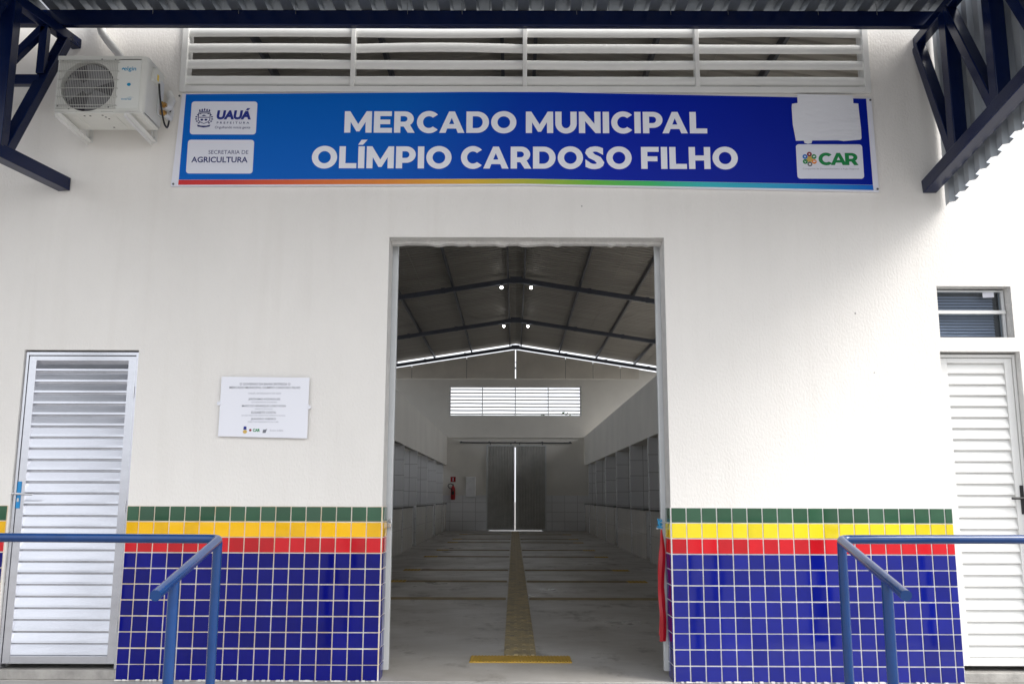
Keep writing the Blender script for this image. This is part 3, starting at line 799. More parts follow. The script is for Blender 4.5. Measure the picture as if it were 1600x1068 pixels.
b = MB(); b.box(AX0 + .004, AX1 - .006, AY0 + .004, AY1 - .004, AZ0, AZ0 + .012)
for x in (-2.17, -1.90, -1.72): b.box(x - .02, x + .02, AY0 + .05, AY1 - .05, AZ0 - .004, AZ0)
for x, y in ((-2.10, -.40), (-2.06, -.40), (-1.97, -.41), (-1.96, -.38), (-1.95, -.35), (-1.98, -.20)):
    b.box(x - .006, x + .006, y - .006, y + .006, AZ0 - .001, AZ0 + .001, 1)
part('base_pan', b, ['acwhite', 'dark'], ac)
b = MB(); b.tube([(fcx, AY0 + .049, fcz), (fcx, AY0 + .13, fcz)], fr_ * 1.0, 40)
part('fan_cavity', b, 'acdark', ac)
b = MB()
for k in range(3):
    a0 = 120 * k + 20; pts = []
    for i in range(7):
        a = R(a0 + 13 * i); pts += [(a, .045, i / 6), (a, fr_ * .92, i / 6)]
    vs = [(fcx + r * math.cos(a), AY0 + .045 - .03 * u, fcz + r * math.sin(a)) for a, r, u in pts]
    b.add(vs, [(2 * i, 2 * i + 2, 2 * i + 3, 2 * i + 1) for i in range(6)], 0, True)
b.tube([(fcx, AY0 + .048, fcz), (fcx, AY0 + .012, fcz)], .045, 20)
part('fan', b, 'fan', ac)
b = MB(); gy = AY0 - .012; x = AX0 + .020
while x < fcx + .215:      # wire guard: fine uprights, six cross wires, bent back at the edge
    b.bar((x, gy, AZ0 + .03), (x, gy, AZ1 - .03), .0022, .0022); x += .0118
for i in range(6):
    z = AZ0 + .052 + .0635 * i
    b.tube([(AX0 + .012, AY0 - .001, z), (AX0 + .016, gy - .003, z), (fcx + .212, gy - .003, z), (fcx + .216, AY0 - .001, z)], .0026, 6)
for z in (AZ0 + .03, AZ1 - .03): b.bar((AX0 + .012, gy, z), (fcx + .215, gy, z), .005, .005)
part('fan_grille', b, 'acgrille', ac)
b = MB()
for x, z in ((AX0 + .03, AZ1 - .028), (fcx + .185, AZ1 - .022), (AX0 + .022, AZ0 + .05), (fcx + .16, AZ0 + .042), (AX0 + .10, AZ0 + .03), (fcx + .09, AZ1 - .02)):
    b = MB(); b.box(x - .005, x + .005, AY0 - .006, AY0 - .0005, z - .004, z + .004)
    part('guard_clip', b, 'windark', ac)
b = MB(); b.prism(rrect(-1.868, -1.706, 3.872, 4.240, .008), lambda x, z, d: (x, AY0 - .004 + d * .0035, z), 1)
fp = part('front_panel', b, 'acpanel', ac)
b = MB(); yy = AY0 - .0046
put_text(b, 'elgin', -1.826, -1.740, 4.145, 4.185, yy, bold=.012)
part('lettering', b, 'teal', fp); b = MB()
b.poly([(-1.832, 4.178), (-1.824, 4.172), (-1.836, 4.160), (-1.842, 4.164)], facade(yy))
part('badge', b, 'teal', fp); b = MB()
b.poly(arc(-1.783, 4.051, .014, .012, 0, 360, 14)[:-1], facade(yy))
part('badge', b, 'teal', fp); b = MB()
put_text(b, 'inverter', -1.828, -1.755, 3.938, 3.948, yy, bold=.03)
b.poly([(-1.80, 3.953), (-1.77, 3.958), (-1.74, 3.955), (-1.77, 3.955)], facade(yy))
part('lettering', b, 'teal', fp)
b = MB(); b.prism([(-.372, 4.125), (-.262, 4.125), (-.262, 4.226), (-.352, 4.226)], lambda y, z, d: (AX1 + .026 - d * .0255, y, z), 1)
part('terminal_cover', b, 'acwhite', ac, bevel=.006)
b = MB(); b.box(AX1 + .0265, AX1 + .0275, -.325, -.30, 4.145, 4.19)
part('warning_label', b, 'yellowlabel', ac)
b = MB(); b.box(AX1 + .0005, AX1 + .016, -.235, -.165, 3.93, 4.19)
part('valve_plate', b, 'greymetal', ac, bevel=.003)
for z in (4.015, 3.955):
    b = MB(); b.tube([(AX1 + .015, -.195, z), (AX1 + .055, -.195, z)], .014, 12); b.tube([(AX1 + .036, -.195, z), (AX1 + .036, -.235, z)], .011, 10)
    b.tube([(AX1 + .036, -.195, z + .018), (AX1 + .036, -.195, z - .02)], .010, 10)
    part('valve', b, 'brass', ac)
b = MB(); ps = []
for i in range(17):
    u = i / 16; y = -.30 + .24 * u + 0.0; z = 4.13 - .27 * math.sin(math.pi * min(1, u * 1.02)) ** .8 + (-.07 if u > .5 else 0) * (u - .5) * 2
    ps.append((AX1 + .032 + .02 * math.sin(math.pi * u), y, z))
b.tube(ps, .0068, 8)
part('cable', b, 'black', ac)
b = MB(); b.tube([(AX1 + .03, -.195, 4.01), (AX1 + .04, -.12, 4.03), (AX1 + .035, -.06, 4.11), (AX1 + .0, -.03, 4.18)], [.02, .026, .028, .026], 12)
b.tube([(AX1 + .03, -.20, 3.957), (AX1 + .045, -.10, 3.95), (AX1 + .03, -.045, 4.03), (AX1 + .01, -.02, 4.10)], [.016, .02, .022, .02], 12)
part('insulated_pipe', b, 'whitemetal', ac)
def ac_bracket(xf, label):
    t = thing('wall_bracket', (xf, 0, 3.82), label, 'bracket', 'steel brackets holding the air conditioner')
    b = MB(); b.bar((xf, -.50, 3.820), (xf, -.003, 3.808), .036, .006); b.bar((xf - .016, -.50, 3.806), (xf - .016, -.003, 3.794), .005, .030)
    part('arm', b, 'whitemetal', t)
    b = MB(); b.box(xf - .018, xf + .018, -.006, -.0005, 3.80, 3.95); b.box(xf - .019, xf - .014, -.036, -.006, 3.81, 3.95)
    part('wall_plate', b, 'whitemetal', t)
    for z in (3.90, 3.84):
        b = MB(); b.tube([(xf, -.006, z), (xf, -.014, z)], .007, 8); part('bolt', b, 'greymetal', t)
ac_bracket(-2.238, 'white steel bracket under the fan side of the air conditioner')
ac_bracket(-1.762, 'white steel bracket under the valve side of the air conditioner')
b = MB(); ps = [(-1.99, -.12, 4.38), (-2.04, -.07, 4.46), (-2.09, -.06, 4.52), (-2.14, -.06, 4.58), (-2.19, -.06, 4.65), (-2.23, -.06, 4.76), (-2.25, -.06, 4.9)]
ps = [(-1.975, -.13, 4.262)] + ps
b.tube(ps, .030, 14)
solo('conduit', b, 'whitemetal', (-1.98, -.1, 4.26), 'white conduit rising from behind the air conditioner to the canopy', 'pipe')

# ------------------------------------------------------------------ canopy
cn = thing('canopy', (XC, -.2, 4.6), 'navy steel canopy frame under corrugated metal sheet over the entrance', 'canopy')
CX0, CX1 = -2.402, 3.955
LX = lambda y: -2.402 + .2 * y          # the left truss splays outwards
def truss_part(name, segs, w, h):
    tr = None
    return segs
# left truss
b = MB(); T1 = part('truss', b.bar((LX(0) - .0, -.001, 4.585), (LX(-3.0), -3.0, 4.585), .075, .075), 'navy', cn, bevel=.006, label='left side truss')
for n_, p, q, w in (('chord', (LX(0), -.001, 3.478), (LX(-3.0), -3.0, 3.478), .098),
                    ('post', (LX(-.66), -.66, 3.505), (LX(-.66), -.66, 4.547), .095), ('post', (LX(-1.5), -1.5, 3.505), (LX(-1.5), -1.5, 4.547), .095),
                    ('post', (LX(-2.3), -2.3, 3.505), (LX(-2.3), -2.3, 4.547), .095),
                    ('diagonal', (LX(-.60), -.60, 3.50), (LX(-.13), -.13, 4.55), .078), ('diagonal', (LX(-1.45), -1.45, 3.50), (LX(-.72), -.72, 4.55), .078),
                    ('diagonal', (LX(-2.25), -2.25, 3.50), (LX(-1.55), -1.55, 4.55), .078)):
    b = MB(); b.bar(p, q, w, w, up=(1, 0, 0) if n_ != 'chord' else (0, 0, 1)); part(n_, b, 'navy', T1, bevel=.006)
# right truss
zl = lambda y: 3.475 - .15 * y
zu = lambda y: 4.612 - .035 * y
b = MB(); b.bar((CX1, -.001, zu(0)), (CX1, -3.0, zu(-3.0)), .075, .075)
T2 = part('truss', b, 'navy', cn, bevel=.006, label='right side truss clad in corrugated sheet')
for n_, p, q, w in (('chord', (CX1, -.001, zl(0)), (CX1, -3.0, zl(-3.0)), .100),
                    ('post', (CX1 + .004, -.47, zl(-.47) + .04), (CX1 + .004, -.47, zu(-.47) - .03), .096), ('post', (CX1 + .004, -1.04, zl(-1.04) + .04), (CX1 + .004, -1.04, zu(-1.04) - .03), .096),
                    ('post', (CX1 + .004, -1.62, zl(-1.62) + .04), (CX1 + .004, -1.62, zu(-1.62) - .03), .096), ('post', (CX1 + .004, -2.2, zl(-2.2) + .04), (CX1 + .004, -2.2, zu(-2.2) - .03), .096),
                    ('diagonal', (CX1 - .004, -.02, zu(0) - .04), (CX1 - .004, -.425, zl(-.43) + .05), .078), ('diagonal', (CX1 - .004, -.50, zu(-.5) - .03), (CX1 - .004, -.99, zl(-1.0) + .05), .078),
                    ('diagonal', (CX1 - .004, -1.08, zu(-1.08) - .03), (CX1 - .004, -1.57, zl(-1.57) + .05), .078)):
    b = MB(); b.bar(p, q, w, w, up=(1, 0, 0) if n_ != 'chord' else (0, 0, 1)); part(n_, b, 'navy', T2, bevel=.006)
# purlins across
for y, z in ((-.20, 4.685), (-1.1, 4.70), (-2.0, 4.72), (-2.95, 4.74)):
    b = MB(); xl = -3.6 if y == -.20 else LX(y) - .1
    b.box(xl, CX1 + .1, y - .028, y + .028, z - .060, z + .060)
    part('purlin', b, 'navy', cn, bevel=.006)
# small side girder that carries the canopy on to the left
b = MB(); gy = -.335
b.bar((-3.6, gy, 4.135), (LX(gy) - .0, gy, 4.135), .055, .075); G = part('girder', b, 'navy', cn, bevel=.005, label='lattice girder left of the left truss')
for n_, p, q in (('chord', (-3.6, gy, 4.585), (LX(gy) - .04, gy, 4.585)), ('post', (LX(gy) - .0, gy, 4.18), (LX(gy) - .0, gy, 4.545)), ('diagonal', (-2.79, gy, 4.17), (-2.47, gy, 4.545)), ('diagonal', (-3.3, gy, 4.17), (-2.9, gy, 4.545))):
    b = MB(); b.bar(p, q, .055, .06, up=(0, 1, 0)); part(n_, b, 'navy', G, bevel=.005)
def corr(n, pitch, amp):      # trapezoid rib profile: (offset, height)
    out = []
    for i in range(n):
        s0 = i * pitch
        out += [(s0, 0), (s0 + pitch * .40, 0), (s0 + pitch * .50, amp), (s0 + pitch * .88, amp), (s0 + pitch * .98, 0)]
    return out
pr = corr(34, .192, .042)
b = MB(); m = len(pr); zt = 4.752
vs = [(-2.52 + u, -.135, zt + h) for u, h in pr] + [(-2.52 + u, -3.1, zt + .055 + h) for u, h in pr]
for i in range(m - 1):
    b.add([vs[i], vs[i + 1], vs[i + 1 + m], vs[i + m]], [(0, 1, 2, 3)])
part('roof_sheet', b, 'zinc', cn)
b = MB(); m2 = corr(14, .192, .042)
vs = [(-5.22 + u, -.135, zt + h) for u, h in m2] + [(-5.22 + u, -3.1, zt + .055 + h) for u, h in m2]
for i in range(len(m2) - 1):
    b.add([vs[i], vs[i + 1], vs[i + 1 + len(m2)], vs[i + len(m2)]], [(0, 1, 2, 3)])
part('roof_sheet', b, 'zinc', cn)
# corrugated side cladding outside the right truss, ribs upright
pr = corr(20, .150, .036); b = MB(); m = len(pr); ox = CX1 + .034
lo = [(ox + .075 + h, -.014 - u, 3.325 - .17 * (-u) * 1.0) for u, h in pr]
lo = [(x, y, 3.325 + .185 * (-y - .014)) for x, y, z in lo]
hi = [(x, y, 4.73 + .03 * (-y)) for x, y, z in lo]
for i in range(m - 1):
    b.add([lo[i], lo[i + 1], hi[i + 1], hi[i]], [(0, 1, 2, 3)])
part('side_sheet', b, 'zincside', cn)
# roofing screws poking through beside the beam
for x in (-1.75, -1.12, -.70, .12, .52, 1.36, 2.05, 2.47, 3.13, 3.56):
    b = MB(); b.tube([(x, -.235, 4.80), (x + .004, -.236, 4.705)], .0025, 6)
    part('screw', b, 'chrome', cn)
# unseen columns at the outer end, added for their dark reflections
for x in (-3.45, CX1):
    b = MB(); b.box(x - .07, x + .07, -3.05, -2.91, -.449, 4.54 if x < 0 else zl(-3) - .045)
    part('reflection_column', b, 'navy', cn, bevel=.006)

# ------------------------------------------------------------------ handrails
def handrail(s_, label):
    mx = lambda x: x if s_ < 0 else 1.99 - x       # mirrored about the doorway
    xc = -.642 if s_ < 0 else 2.634
    sx = 1 if s_ < 0 else -1
    t = thing('handrail', (xc, -1.5, 0), label, 'handrail', 'blue tubular handrails at the entrance')
    r = .024; zc = 1.000 if s_ < 0 else 1.008
    xe, ye, ze = (-.602, -2.45, .808) if s_ < 0 else (2.570, -2.45, .818)
    b = MB(); out = -sx
    pts = [(xc + out * 3.4, -1.5, zc + .012), (xc + out * .05, -1.5, zc)]
    for i in range(1, 7):      # bend at the corner
        u = i / 6; a = Vector((xc + out * .05, -1.5, zc)); c = Vector((xc, -1.5, zc)); d = Vector((xe, ye, ze)); e = c + (d - c).normalized() * .05
        pts.append(tuple(a * (1 - u) ** 2 + c * 2 * u * (1 - u) + e * u ** 2))
    pts.append((xe, ye, ze))
    b.tube(pts, r, 20)
    part('rail', b, 'rail', t)
    b = MB(); b.tube([(xc + out * .004, -1.515, -.003), (xc + out * .004, -1.515, zc - .012)], r, 20); part('post', b, 'rail', t)
    yp = -2.21; k = (yp + 1.5) / (ye + 1.5); zp = zc + (ze - zc) * k; xp = xc + (xe - xc) * k
    zg = -.004 - (-yp - 1.65) * .192
    b = MB(); b.tube([(xp, yp, zg), (xp, yp, zp - .012)], r, 20); part('post', b, 'rail', t)
    for dx in (1.75, 3.35):
        b = MB(); b.tube([(xc + out * dx, -1.5, -.003), (xc + out * dx, -1.5, zc - .004)], r, 20); part('post', b, 'rail', t)
    for px, pyy, pz in ((xc + out * .004, -1.515, -.004), (xp, yp, zg)):
        b = MB(); b.tube([(px, pyy, pz), (px, pyy, pz + .012)], .05, 20); part('base_flange', b, 'rail', t)
handrail(-1, 'blue tubular handrail in front of the tiles with amber row, left of the doorway')
handrail(1, 'blue tubular handrail in front of the tiles with lemon row, right of the doorway')

# ------------------------------------------------------------------ sliding doors of sheet metal
def sheet_leaf(x0, x1, y, z0, z1, label, edge_x, ribmat='leafsheet'):
    t = thing('sliding_door', ((x0 + x1) / 2, y, z0), label, 'sliding door')
    n = int((x1 - x0 - .1) / .1); pit = (x1 - x0 - .1) / n; pr = []
    for i in range(n):
        s0 = x0 + .05 + i * pit; pr += [(s0, 0), (s0 + pit * .55, 0), (s0 + pit * .62, .036), (s0 + pit * .93, .036)]
    pr.append((x1 - .05, 0)); b = MB()
    for i in range(len(pr) - 1):
        (a, ya), (c, yc) = pr[i], pr[i + 1]
        b.quad((a, y - .012 + ya, z0 + .05), (c, y - .012 + yc, z0 + .05), (c, y - .012 + yc, z1 - .05), (a, y - .012 + ya, z1 - .05))
    part('sheet', b, ribmat, t)
    b = MB()
    b.box(x0, x0 + .05, y - .025, y + .025, z0, z1); b.box(x1 - .05, x1, y - .025, y + .025, z0, z1)
    b.box(x0 + .05, x1 - .05, y - .022, y + .022, z0, z0 + .05); b.box(x0 + .05, x1 - .05, y - .022, y + .022, z1 - .05, z1)
    part('leaf_frame', b, 'greymetal', t, bevel=.003)
    for x in (x0 + .14, x1 - .14):
        b = MB(); b.box(x - .018, x + .018, y - .006, y + .006, z1, z1 + .085); part('hanger', b, 'windark', t)
    return t
fl = sheet_leaf(-1.03, .037, .262, .03, 3.12, 'grey sliding door leaf showing its edge at the left jamb', .03)
f2 = sheet_leaf(1.968, 3.04, .262, .03, 3.12, 'grey sliding door leaf showing its edge at the right jamb', 1.97)
b = MB(); b.tube([(.036, .225, 1.06), (.036, .222, 1.00)], .006, 8); part('hasp', b, 'chrome', fl)
b = MB(); b.box(1.935, 1.968, .25, .262, 1.0, 1.018); part('latch', b, 'chrome', f2)
b = MB(); b.tube([(-1.15, .262, 3.235), (3.2, .262, 3.235)], .022, 12)
for x in (-1.1, 0.0, .97, 2.0, 3.1): b.box(x - .02, x + .02, WT + .001, .262, 3.222, 3.25)
solo('door_track', b, 'windark', (1, .26, 3.23), 'dark rail above the doorway inside the front wall', 'rail')
# padlock on the left leaf
pk = thing('padlock', (.025, .205, 1.01), 'small brass padlock hanging at the left jamb of the doorway', 'padlock')
b = MB(); b.box(.008, .040, .206, .222, 1.005, 1.038); part('body', b, 'chrome', pk, bevel=.004)
b = MB(); ps = [(.024 + .011 * math.cos(R(a)), .214, 1.045 + .016 * math.sin(R(a))) for a in range(0, 181, 20)]
b.tube([(.035, .214, 1.036)] + ps + [(.013, .214, 1.036)], .003, 8); part('shackle', b, 'chrome', pk)
# red ribbon and blue string on the right leaf
b = MB(); n = 34; prv = []
for layer, (yo, z1_, z0_, w_) in enumerate(((.186, 1.00, .235, .044), (.200, .985, .275, .040))):
    vs = []
    for i in range(n + 1):
        u = i / n; z = z1_ + (z0_ - z1_) * u; wv = w_ * (0.25 + .75 * min(1, u * 5)); xc_ = 1.962 - .010 * u + .006 * math.sin(u * 9 + layer)
        yw = yo + .007 * math.sin(u * 14 + layer * 2)
        vs += [(xc_ - wv / 2 * 1.05, yw, z), (xc_, yw - .003, z), (xc_ + wv / 2, yw + .006, z)]
    fs = []
    for i in range(n): fs += [(3 * i, 3 * i + 3, 3 * i + 4, 3 * i + 1), (3 * i + 1, 3 * i + 4, 3 * i + 5, 3 * i + 2)]
    b.add(vs, fs, 0, False)
o = solo('ribbon', b, 'redribbon', (1.96, .19, .6), 'long red satin ribbon hanging at the right jamb of the doorway', 'ribbon')
sm = o.modifiers.new('thickness', 'SOLIDIFY'); sm.thickness = .0012
b = MB(); ps = []
for i in range(40):
    u = i / 39; a = u * 24; ps.append((1.955 + .016 * math.cos(a * 1.3), .205 + .012 * math.sin(a), 1.005 + .06 * u + .012 * math.sin(a * .7)))
b.tube(ps, .0038, 6)
b.tube([(1.958, .2, 1.02), (1.945, .195, 1.045), (1.938, .195, 1.075)], .004, 6)
solo('string', b, 'bluestring', (1.955, .2, 1.0), 'light blue string knotted above the red ribbon', 'string')

# ------------------------------------------------------------------ hall: side walls, back wall
FY = 27.70
for x0, x1, lab in ((-5.1, -4.98, 'plain outer wall behind the left stalls'), (6.88, 7.0, 'plain outer wall behind the right stalls')):
    b = MB(); b.box(x0, x1, WT + .002, FY, 0, 4.35)
    solo('side_wall', b, 'hallwall', ((x0 + x1) / 2, 14, 0), lab, 'wall', kind='structure')
bw = thing('back_wall', (XC, FY, 0), 'grey painted end wall of the hall with gable panels', 'wall', kind='structure')
b = MB()
wall_grid(b, [-5.1, 0.0, 1.96, 7.0], [0, 1.28], [(0.0, 1.96, 0, 1.28)], FY + .05, FY + .20, mi=1, mr=1)
wall_grid(b, [-5.1, 0.0, 1.96, 7.0], [1.28, 3.05, 3.41], [(0.0, 1.96, 1.28, 3.05)], FY + .054, FY + .20)
wall_grid(b, [-5.1, -1.52, 3.432, 7.0], [3.41, 4.19, 5.33, 5.62], [(-1.52, 3.432, 4.19, 5.33)], FY, FY + .20)
b.quad((-5.1, FY, 3.41), (-5.1, FY + .054, 3.41), (7.0, FY + .054, 3.41), (7.0, FY, 3.41))
gz2 = lambda x: 6.60 - .157 * abs(x - XC)
b.prism([(5.60, 5.622), (7.0, 5.622), (7.0, gz2(7.0) + .1), (5.60, gz2(5.6) + .1)], lambda x, z, d: (x, FY + .003 + d * .15, z), 1)
b.prism([(-5.1, 5.622), (-3.62, 5.622), (-3.62, gz2(-3.62) + .1), (-5.1, gz2(-5.1) + .1)], lambda x, z, d: (x, FY + .003 + d * .15, z), 1)
part('masonry', b, ['hallwall', 'stalltile'], bw)
b = MB(); b.box(-1.6, 3.54, FY - .022, FY - .001, 3.395, 3.428)
part('ledge', b, 'hallwall', bw)
px = [-3.6, -2.948, -.881, .951, .974, 2.849, 3.885, 4.911, 5.563]
for i in range(len(px) - 1):
    if i == 3: continue
    a, c = px[i] + (.008 if i else -.03), px[i + 1] - (.008 if i < len(px) - 2 else -.05)
    pts = [(a, 5.605), (c, 5.605), (c, gz2(c) + .112), (a, gz2(a) + .112)]
    b = MB(); b.prism(pts, lambda x, z, d: (x, FY - .03 + d * .02, z), 1)
    part('gable_panel', b, 'gable', bw)
b = MB()
for i in (1, 2, 5, 6, 7): b.box(px[i] - .012, px[i] + .012, FY - .008, FY + .01, 5.62, gz2(px[i]) + .04)
for z0, z1 in ((5.98, 6.05), (6.22, 6.25)): b.box(.945, .98, FY - .008, FY + .01, z0, z1)
part('panel_stud', b, 'windark', bw)
louvre(FY + .1, 'bright slatted louvre window in the end wall above the far doors', -1.52, 3.432, 4.19, 5.33, 'whitemetal', -1, .024)
sheet_leaf(-.11, .938, FY - .03, .022, 3.13, 'dark grey corrugated sliding door left of the bright gap', 0)
sheet_leaf(.978, 2.115, FY - .03, .022, 3.13, 'dark grey corrugated sliding door right of the bright gap', 0)
b = MB(); b.tube([(-1.106, FY - .03, 3.215), (3.061, FY - .03, 3.205)], .026, 12)
for x in (-1.05, -.009, .951, 1.965, 3.0): b.box(x - .03, x + .03, FY - .03, FY + .052, 3.225, 3.26)
solo('door_track', b, 'windark', (1, FY, 3.2), 'dark door rail on the end wall above the far doors', 'rail')

# stall rows
BAY = [0.32, 2.88, 5.72, 8.58, 11.42, 14.25, 17.05, 19.87, 22.80, 25.70, FY]
def stall_row(xf, s_, label, gaps):
    t = thing('stall_row', (xf, 14, 0), label, 'stall row')
    xb = xf + s_ * 3.35
    X = lambda a, c: (min(a, c), max(a, c))
    b = MB(); b.box(*X(xf, xf + s_ * .13), BAY[0], FY - .001, 2.372, 3.435)
    part('upper_wall', b, 'hallwall', t)
    b = MB(); b.box(*X(xf + s_ * .131, xf + s_ * (1.95 if s_ > 0 else .45)), BAY[0], FY - .001, 2.52, 2.60)
    part('sun_block_slab', b, 'hallwall', t)  # unseen slab added to keep sun off the stalls, wider on the right
    for y in BAY[:-1]:
        b = MB(); b.box(*X(xf - s_ * .012, xb), y - .055, y + .055, 0, 2.371)
        part('partition', b, ['stalltile'], t)
    for i in range(len(BAY) - 1):
        ya, yb = BAY[i] + .056, BAY[i + 1] - (.056 if i < len(BAY) - 2 else .002)
        g = gaps.get(i)
        if g:
            ga, gb = g
            b = MB(); b.box(*X(xf + s_ * .03, xf + s_ * .06), ga + .02, gb - .02, .06, .94)
            part('counter_door', b, 'greymetal', t)
            rng = [(ya, ga), (gb, yb)]
        else: rng = [(ya, yb)]
        for a, c in rng:
            if c - a < .1: continue
            b = MB(); b.box(*X(xf + s_ * .004, xf + s_ * .12), a, c, 0, .962); part('counter_front', b, 'countertile', t)
            b = MB(); b.box(*X(xf - s_ * .02, xf + s_ * .50), a, c, .963, .995); part('counter_top', b, 'granite', t, bevel=.004)
    return t
stall_row(-1.57, -1, 'white walled row of market stalls along the left of the hall', {1: (5.0, 5.66), 3: (10.7, 11.36), 5: (16.36, 17.0), 7: (22.1, 22.74), 9: (26.9, 27.5)})
stall_row(3.53, 1, 'white walled row of market stalls along the right of the hall', {2: (5.78, 6.45), 4: (11.48, 12.15), 6: (17.11, 17.8), 8: (22.86, 23.4)})

# ------------------------------------------------------------------ hall roof
rf = thing('hall_roof', (XC, 14, 6), 'gabled sheet metal roof on dark steel frames over the hall', 'roof')
def ribbed(side):
    b = MB(); y = -.25; pitch = .20; xs_ = [XC, XC + side * 6.3]
    prof = []
    while y < 27.95:
        prof += [(y, 0), (y + .12, 0), (y + .14, .032), (y + .18, .032)]; y += pitch
    for i in range(len(prof) - 1):
        (ya, ha), (yb, hb) = prof[i], prof[i + 1]
        za = lambda x, h: 7.005 - .157 * abs(x - XC) + h
        pts = [(xs_[0], ya, za(xs_[0], ha)), (xs_[1], ya, za(xs_[1], ha)), (xs_[1], yb, za(xs_[1], hb)), (xs_[0], yb, za(xs_[0], hb))]
        b.quad(*pts)
    # end laps of the sheets, seen as thin steps
    for k in (2.45, 4.9):
        x = XC + side * k; z = 7.0 - .157 * k
        b.bar((x, -.25, z), (x, 27.9, z), .006, .012)
    return b
part('roof_sheet', ribbed(-1), 'zincroof', rf); part('roof_sheet', ribbed(1), 'zincroof', rf)
b = MB(); b.add([(XC - .3, -.3, 6.975), (XC, -.3, 7.06), (XC + .3, -.3, 6.975), (XC - .3, 27.95, 6.975), (XC, 27.95, 7.06), (XC + .3, 27.95, 6.975)], [(0, 1, 4, 3), (1, 2, 5, 4)])
part('ridge_cap', b, 'zincroof', rf)
for s_ in (-1, 1):
    for k in (.21, 1.66, 3.06, 4.50, 5.9):
        x = XC + s_ * k; z = 6.925 - .157 * k
        b = MB(); b.box(x - .022, x + .022, -.2, 27.9, z - .062, z + .062)
        part('purlin', b, 'purlin', rf)
TY_ = [.36, 5.7, 11.2, 16.75, 22.2, 27.58]
for y in TY_:
    b = MB()
    for s_ in (-1, 1):
        b.bar((XC, y, 6.792), (XC + s_ * 5.85, y, 6.792 - .157 * 5.85), .10, .118)
    tr = part('truss', b, 'navyhall', rf, bevel=.006)
    b = MB()
    for s_ in (-1, 1):
        for k in (1.9, 3.4, 5.0):
            x = XC + s_ * k; z = 6.792 - .157 * k
            b.box(x - .05, x + .05, y - .058, y - .051, z - .075, z + .075)
    b.box(XC - .16, XC + .16, y - .058, y - .051, 6.70, 6.87)
    part('gusset', b, 'navyhall', tr)
for y, nm in ((16.75, 'nearer'), (22.2, 'farther')):
    for s_, sd_ in ((-1, 'left'), (1, 'right')):
        x = XC + s_ * .385; z = 6.735 - .157 * .385 - .004
        t = thing('ceiling_lamp', (x, y, z), 'small lit lamp %s of the ridge under the %s roof frame' % (sd_, nm), 'lamp', 'lit lamps under the roof frames')
        b = MB(); b.tube([(x, y - .03, z + .004), (x, y - .03, z - .05)], .035, 14); part('socket', b, 'windark', t)
        b = MB(); ps = []; rs = []
        for i in range(9):
            a = R(-90 + 22.5 * i); ps.append((x, y - .03, z - .085 + .038 * -math.sin(a))); rs.append(max(.003, .040 * math.cos(a)))
        b.tube(ps, rs, 16); part('bulb', b, 'lamp', t)

# ------------------------------------------------------------------ tactile paving on the hall floor
tp = thing('tactile_path', (XC, 8, 0), 'worn yellow tactile guide path along the middle of the hall floor', 'tactile path', kind='thing')
b = MB(); b.box(.838, 1.092, .985, 27.3, .0005, .006)
for i in range(4):
    x = .866 + .066 * i; y = 1.0
    while y < 27.2:
        b.box(x - .013, x + .013, y, min(y + .235, 27.25), .006, .011); y += .255
part('guide_strip', b, 'tactile', tp)
b = MB(); b.box(.582, 1.352, .705, .975, .0005, .006)
for i in range(30):
    x = .596 + .0254 * i
    if x < 1.345: b.box(x - .007, x + .007, .71, .97, .006, .011)
part('warning_strip', b, 'tactileclean', tp)
for y, xe in ((5.05, 3.1), (7.35, 2.86), (9.45, 2.86), (12.95, 2.86), (15.3, 2.80), (18.9, 2.8), (20.9, 2.8), (24.3, 2.8)):
    for s_ in (-1, 1):
        xa = XC + s_ * .14; xb = XC + s_ * (xe - XC - .28)
        b = MB(); b.box(min(xa, xb), max(xa, xb), y - .105, y + .105, .0005, .0055)
        for i in range(4):
            yy = y - .078 + .052 * i; b.box(min(xa, xb) + .01, max(xa, xb) - .01, yy - .012, yy + .012, .0055, .010)
        part('cross_strip', b, 'tactiledirty', tp)
        xc_ = XC + s_ * (xe - XC - .135)
        b = MB(); b.box(xc_ - .14, xc_ + .14, y - .14, y + .14, .0005, .0062)
        for i in range(5):
            for j in range(5): b.box(xc_ - .12 + .056 * i, xc_ - .10 + .056 * i, y - .12 + .056 * j, y - .10 + .056 * j, .0062, .011)
        part('end_patch', b, 'tactileclean', tp)

# ------------------------------------------------------------------ extinguisher and panel box on the end wall
yw = FY + .05
ex_ = thing('fire_extinguisher', (-1.33, yw - .09, 1.11), 'red fire extinguisher with black hose on the end wall', 'fire extinguisher')
b = MB(); cx_, cy_ = -1.33, yw - .1
b.tube([(cx_, cy_, z) for z in (1.115, 1.13, 1.15, 1.50, 1.56, 1.60, 1.62)], [.06, .078, .082, .082, .070, .040, .028], 20)
part('cylinder', b, 'extred', ex_)
b = MB(); b.tube([(cx_, cy_, 1.62), (cx_, cy_, 1.67)], .022, 12); b.box(cx_ - .015, cx_ + .015, cy_ - .12, cy_ + .02, 1.665, 1.69); b.box(cx_ - .012, cx_ + .012, cy_ - .11, cy_, 1.635, 1.648)
part('valve', b, 'black', ex_)
b = MB(); ps = [(cx_, cy_, 1.65), (cx_ - .08, cy_ - .03, 1.70), (cx_ - .16, cy_ - .04, 1.68), (cx_ - .19, cy_ - .04, 1.62), (cx_ - .14, cy_ - .05, 1.55), (cx_ - .05, cy_ - .10, 1.50), (cx_ + .04, cy_ - .11, 1.42), (cx_ + .02, cy_ - .11, 1.30)]
b.tube(ps, .016, 10); part('hose', b, 'black', ex_)
b = MB(); b.box(cx_ - .05, cx_ + .05, cy_ - .0835, cy_ - .082, 1.30, 1.42); part('band_label', b, 'dark', ex_)
b = MB(); b.box(-1.435, -1.245, yw - .006, yw + .0035, 1.765, 1.955)
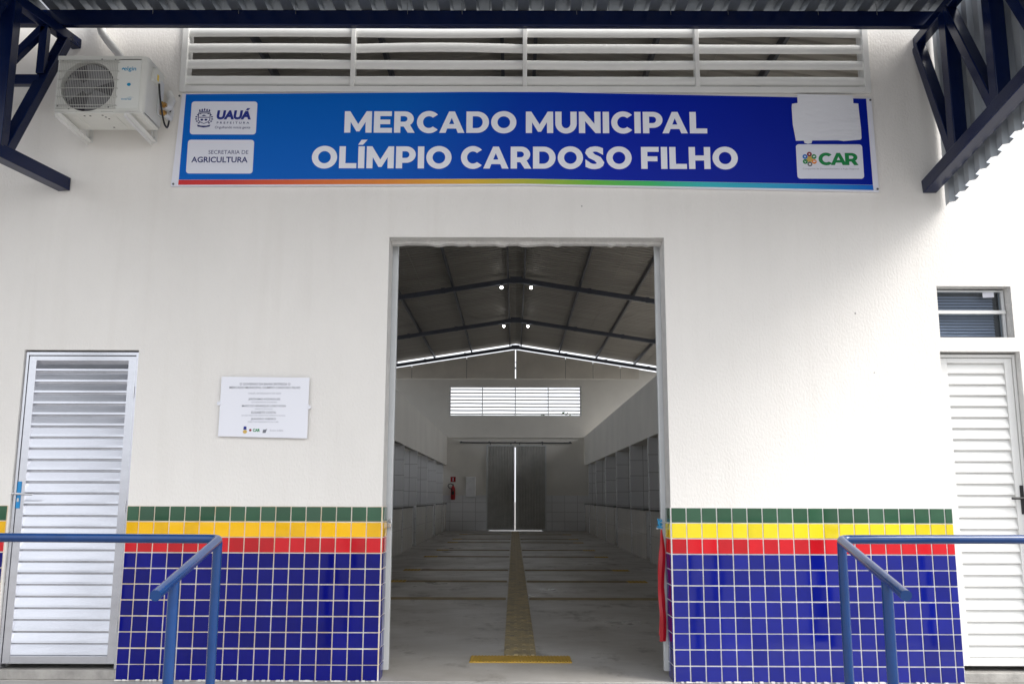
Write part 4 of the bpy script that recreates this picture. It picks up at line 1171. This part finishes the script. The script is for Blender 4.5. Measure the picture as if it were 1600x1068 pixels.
t = solo('safety_sign', b, 'signred', (-1.34, yw, 1.86), 'small red square safety sign above the fire extinguisher', 'sign')
b = MB(); b.box(-1.355, -1.325, yw - .0075, yw - .0061, 1.80, 1.92); part('pictogram', b, 'card', t)
bx_ = thing('panel_box', (-.69, yw - .05, 1.215), 'pale flat service box on the end wall beside the fire extinguisher', 'box')
b = MB(); b.box(-.865, -.505, yw - .10, yw + .003, 1.215, 1.95); part('body', b, 'boxgrey', bx_, bevel=.006)
b = MB(); b.box(-.845, -.525, yw - .112, yw - .1005, 1.235, 1.93); part('lid', b, 'boxgrey', bx_, bevel=.005)

# ------------------------------------------------------------------ trees glimpsed through the far louvre
def tree(x, y, h, label, sd_):
    rnd = random.Random(sd_)
    t = thing('tree', (x, y, -.45), label, 'tree', 'trees behind the far louvre')
    b = MB(); b.tube([(x, y, -.45), (x + .08, y, h * .3), (x - .05, y + .05, h * .62)], [.2, .15, .07], 10)
    for i in range(5):
        a = rnd.uniform(0, 6.28); b.tube([(x, y, h * (.3 + .06 * i)), (x + math.cos(a) * 1.3, y + math.sin(a) * 1.3, h * (.52 + .07 * i))], [.08, .03], 7)
    part('trunk', b, 'bark', t)
    b = MB()
    blobs = [(x + rnd.uniform(-1.6, 1.6), y + rnd.uniform(-1.4, 1.4), h * rnd.uniform(.5, .88), rnd.uniform(.6, 1.1)) for _ in range(16)]
    for bx0, by0, bz0, br in blobs:
        for _ in range(120):
            d = Vector((rnd.gauss(0, 1), rnd.gauss(0, 1), rnd.gauss(0, .8))).normalized() * br * rnd.uniform(.5, 1.05)
            c = Vector((bx0, by0, bz0)) + d; u = Vector((rnd.gauss(0, 1), rnd.gauss(0, 1), rnd.gauss(0, 1))).normalized(); v = u.orthogonal().normalized()
            s0 = rnd.uniform(.08, .17); w = u.cross(v)
            b.add([c - v * s0, c + w * s0 * .5, c + v * s0, c - w * s0 * .5], [(0, 1, 2, 3)])
    part('crown', b, 'leafgreen', t)
tree(-1.2, 46, 5.9, 'leafy green tree outside, behind the left part of the far louvre', 1)
tree(3.4, 49, 6.0, 'leafy green tree outside, behind the right part of the far louvre', 2)
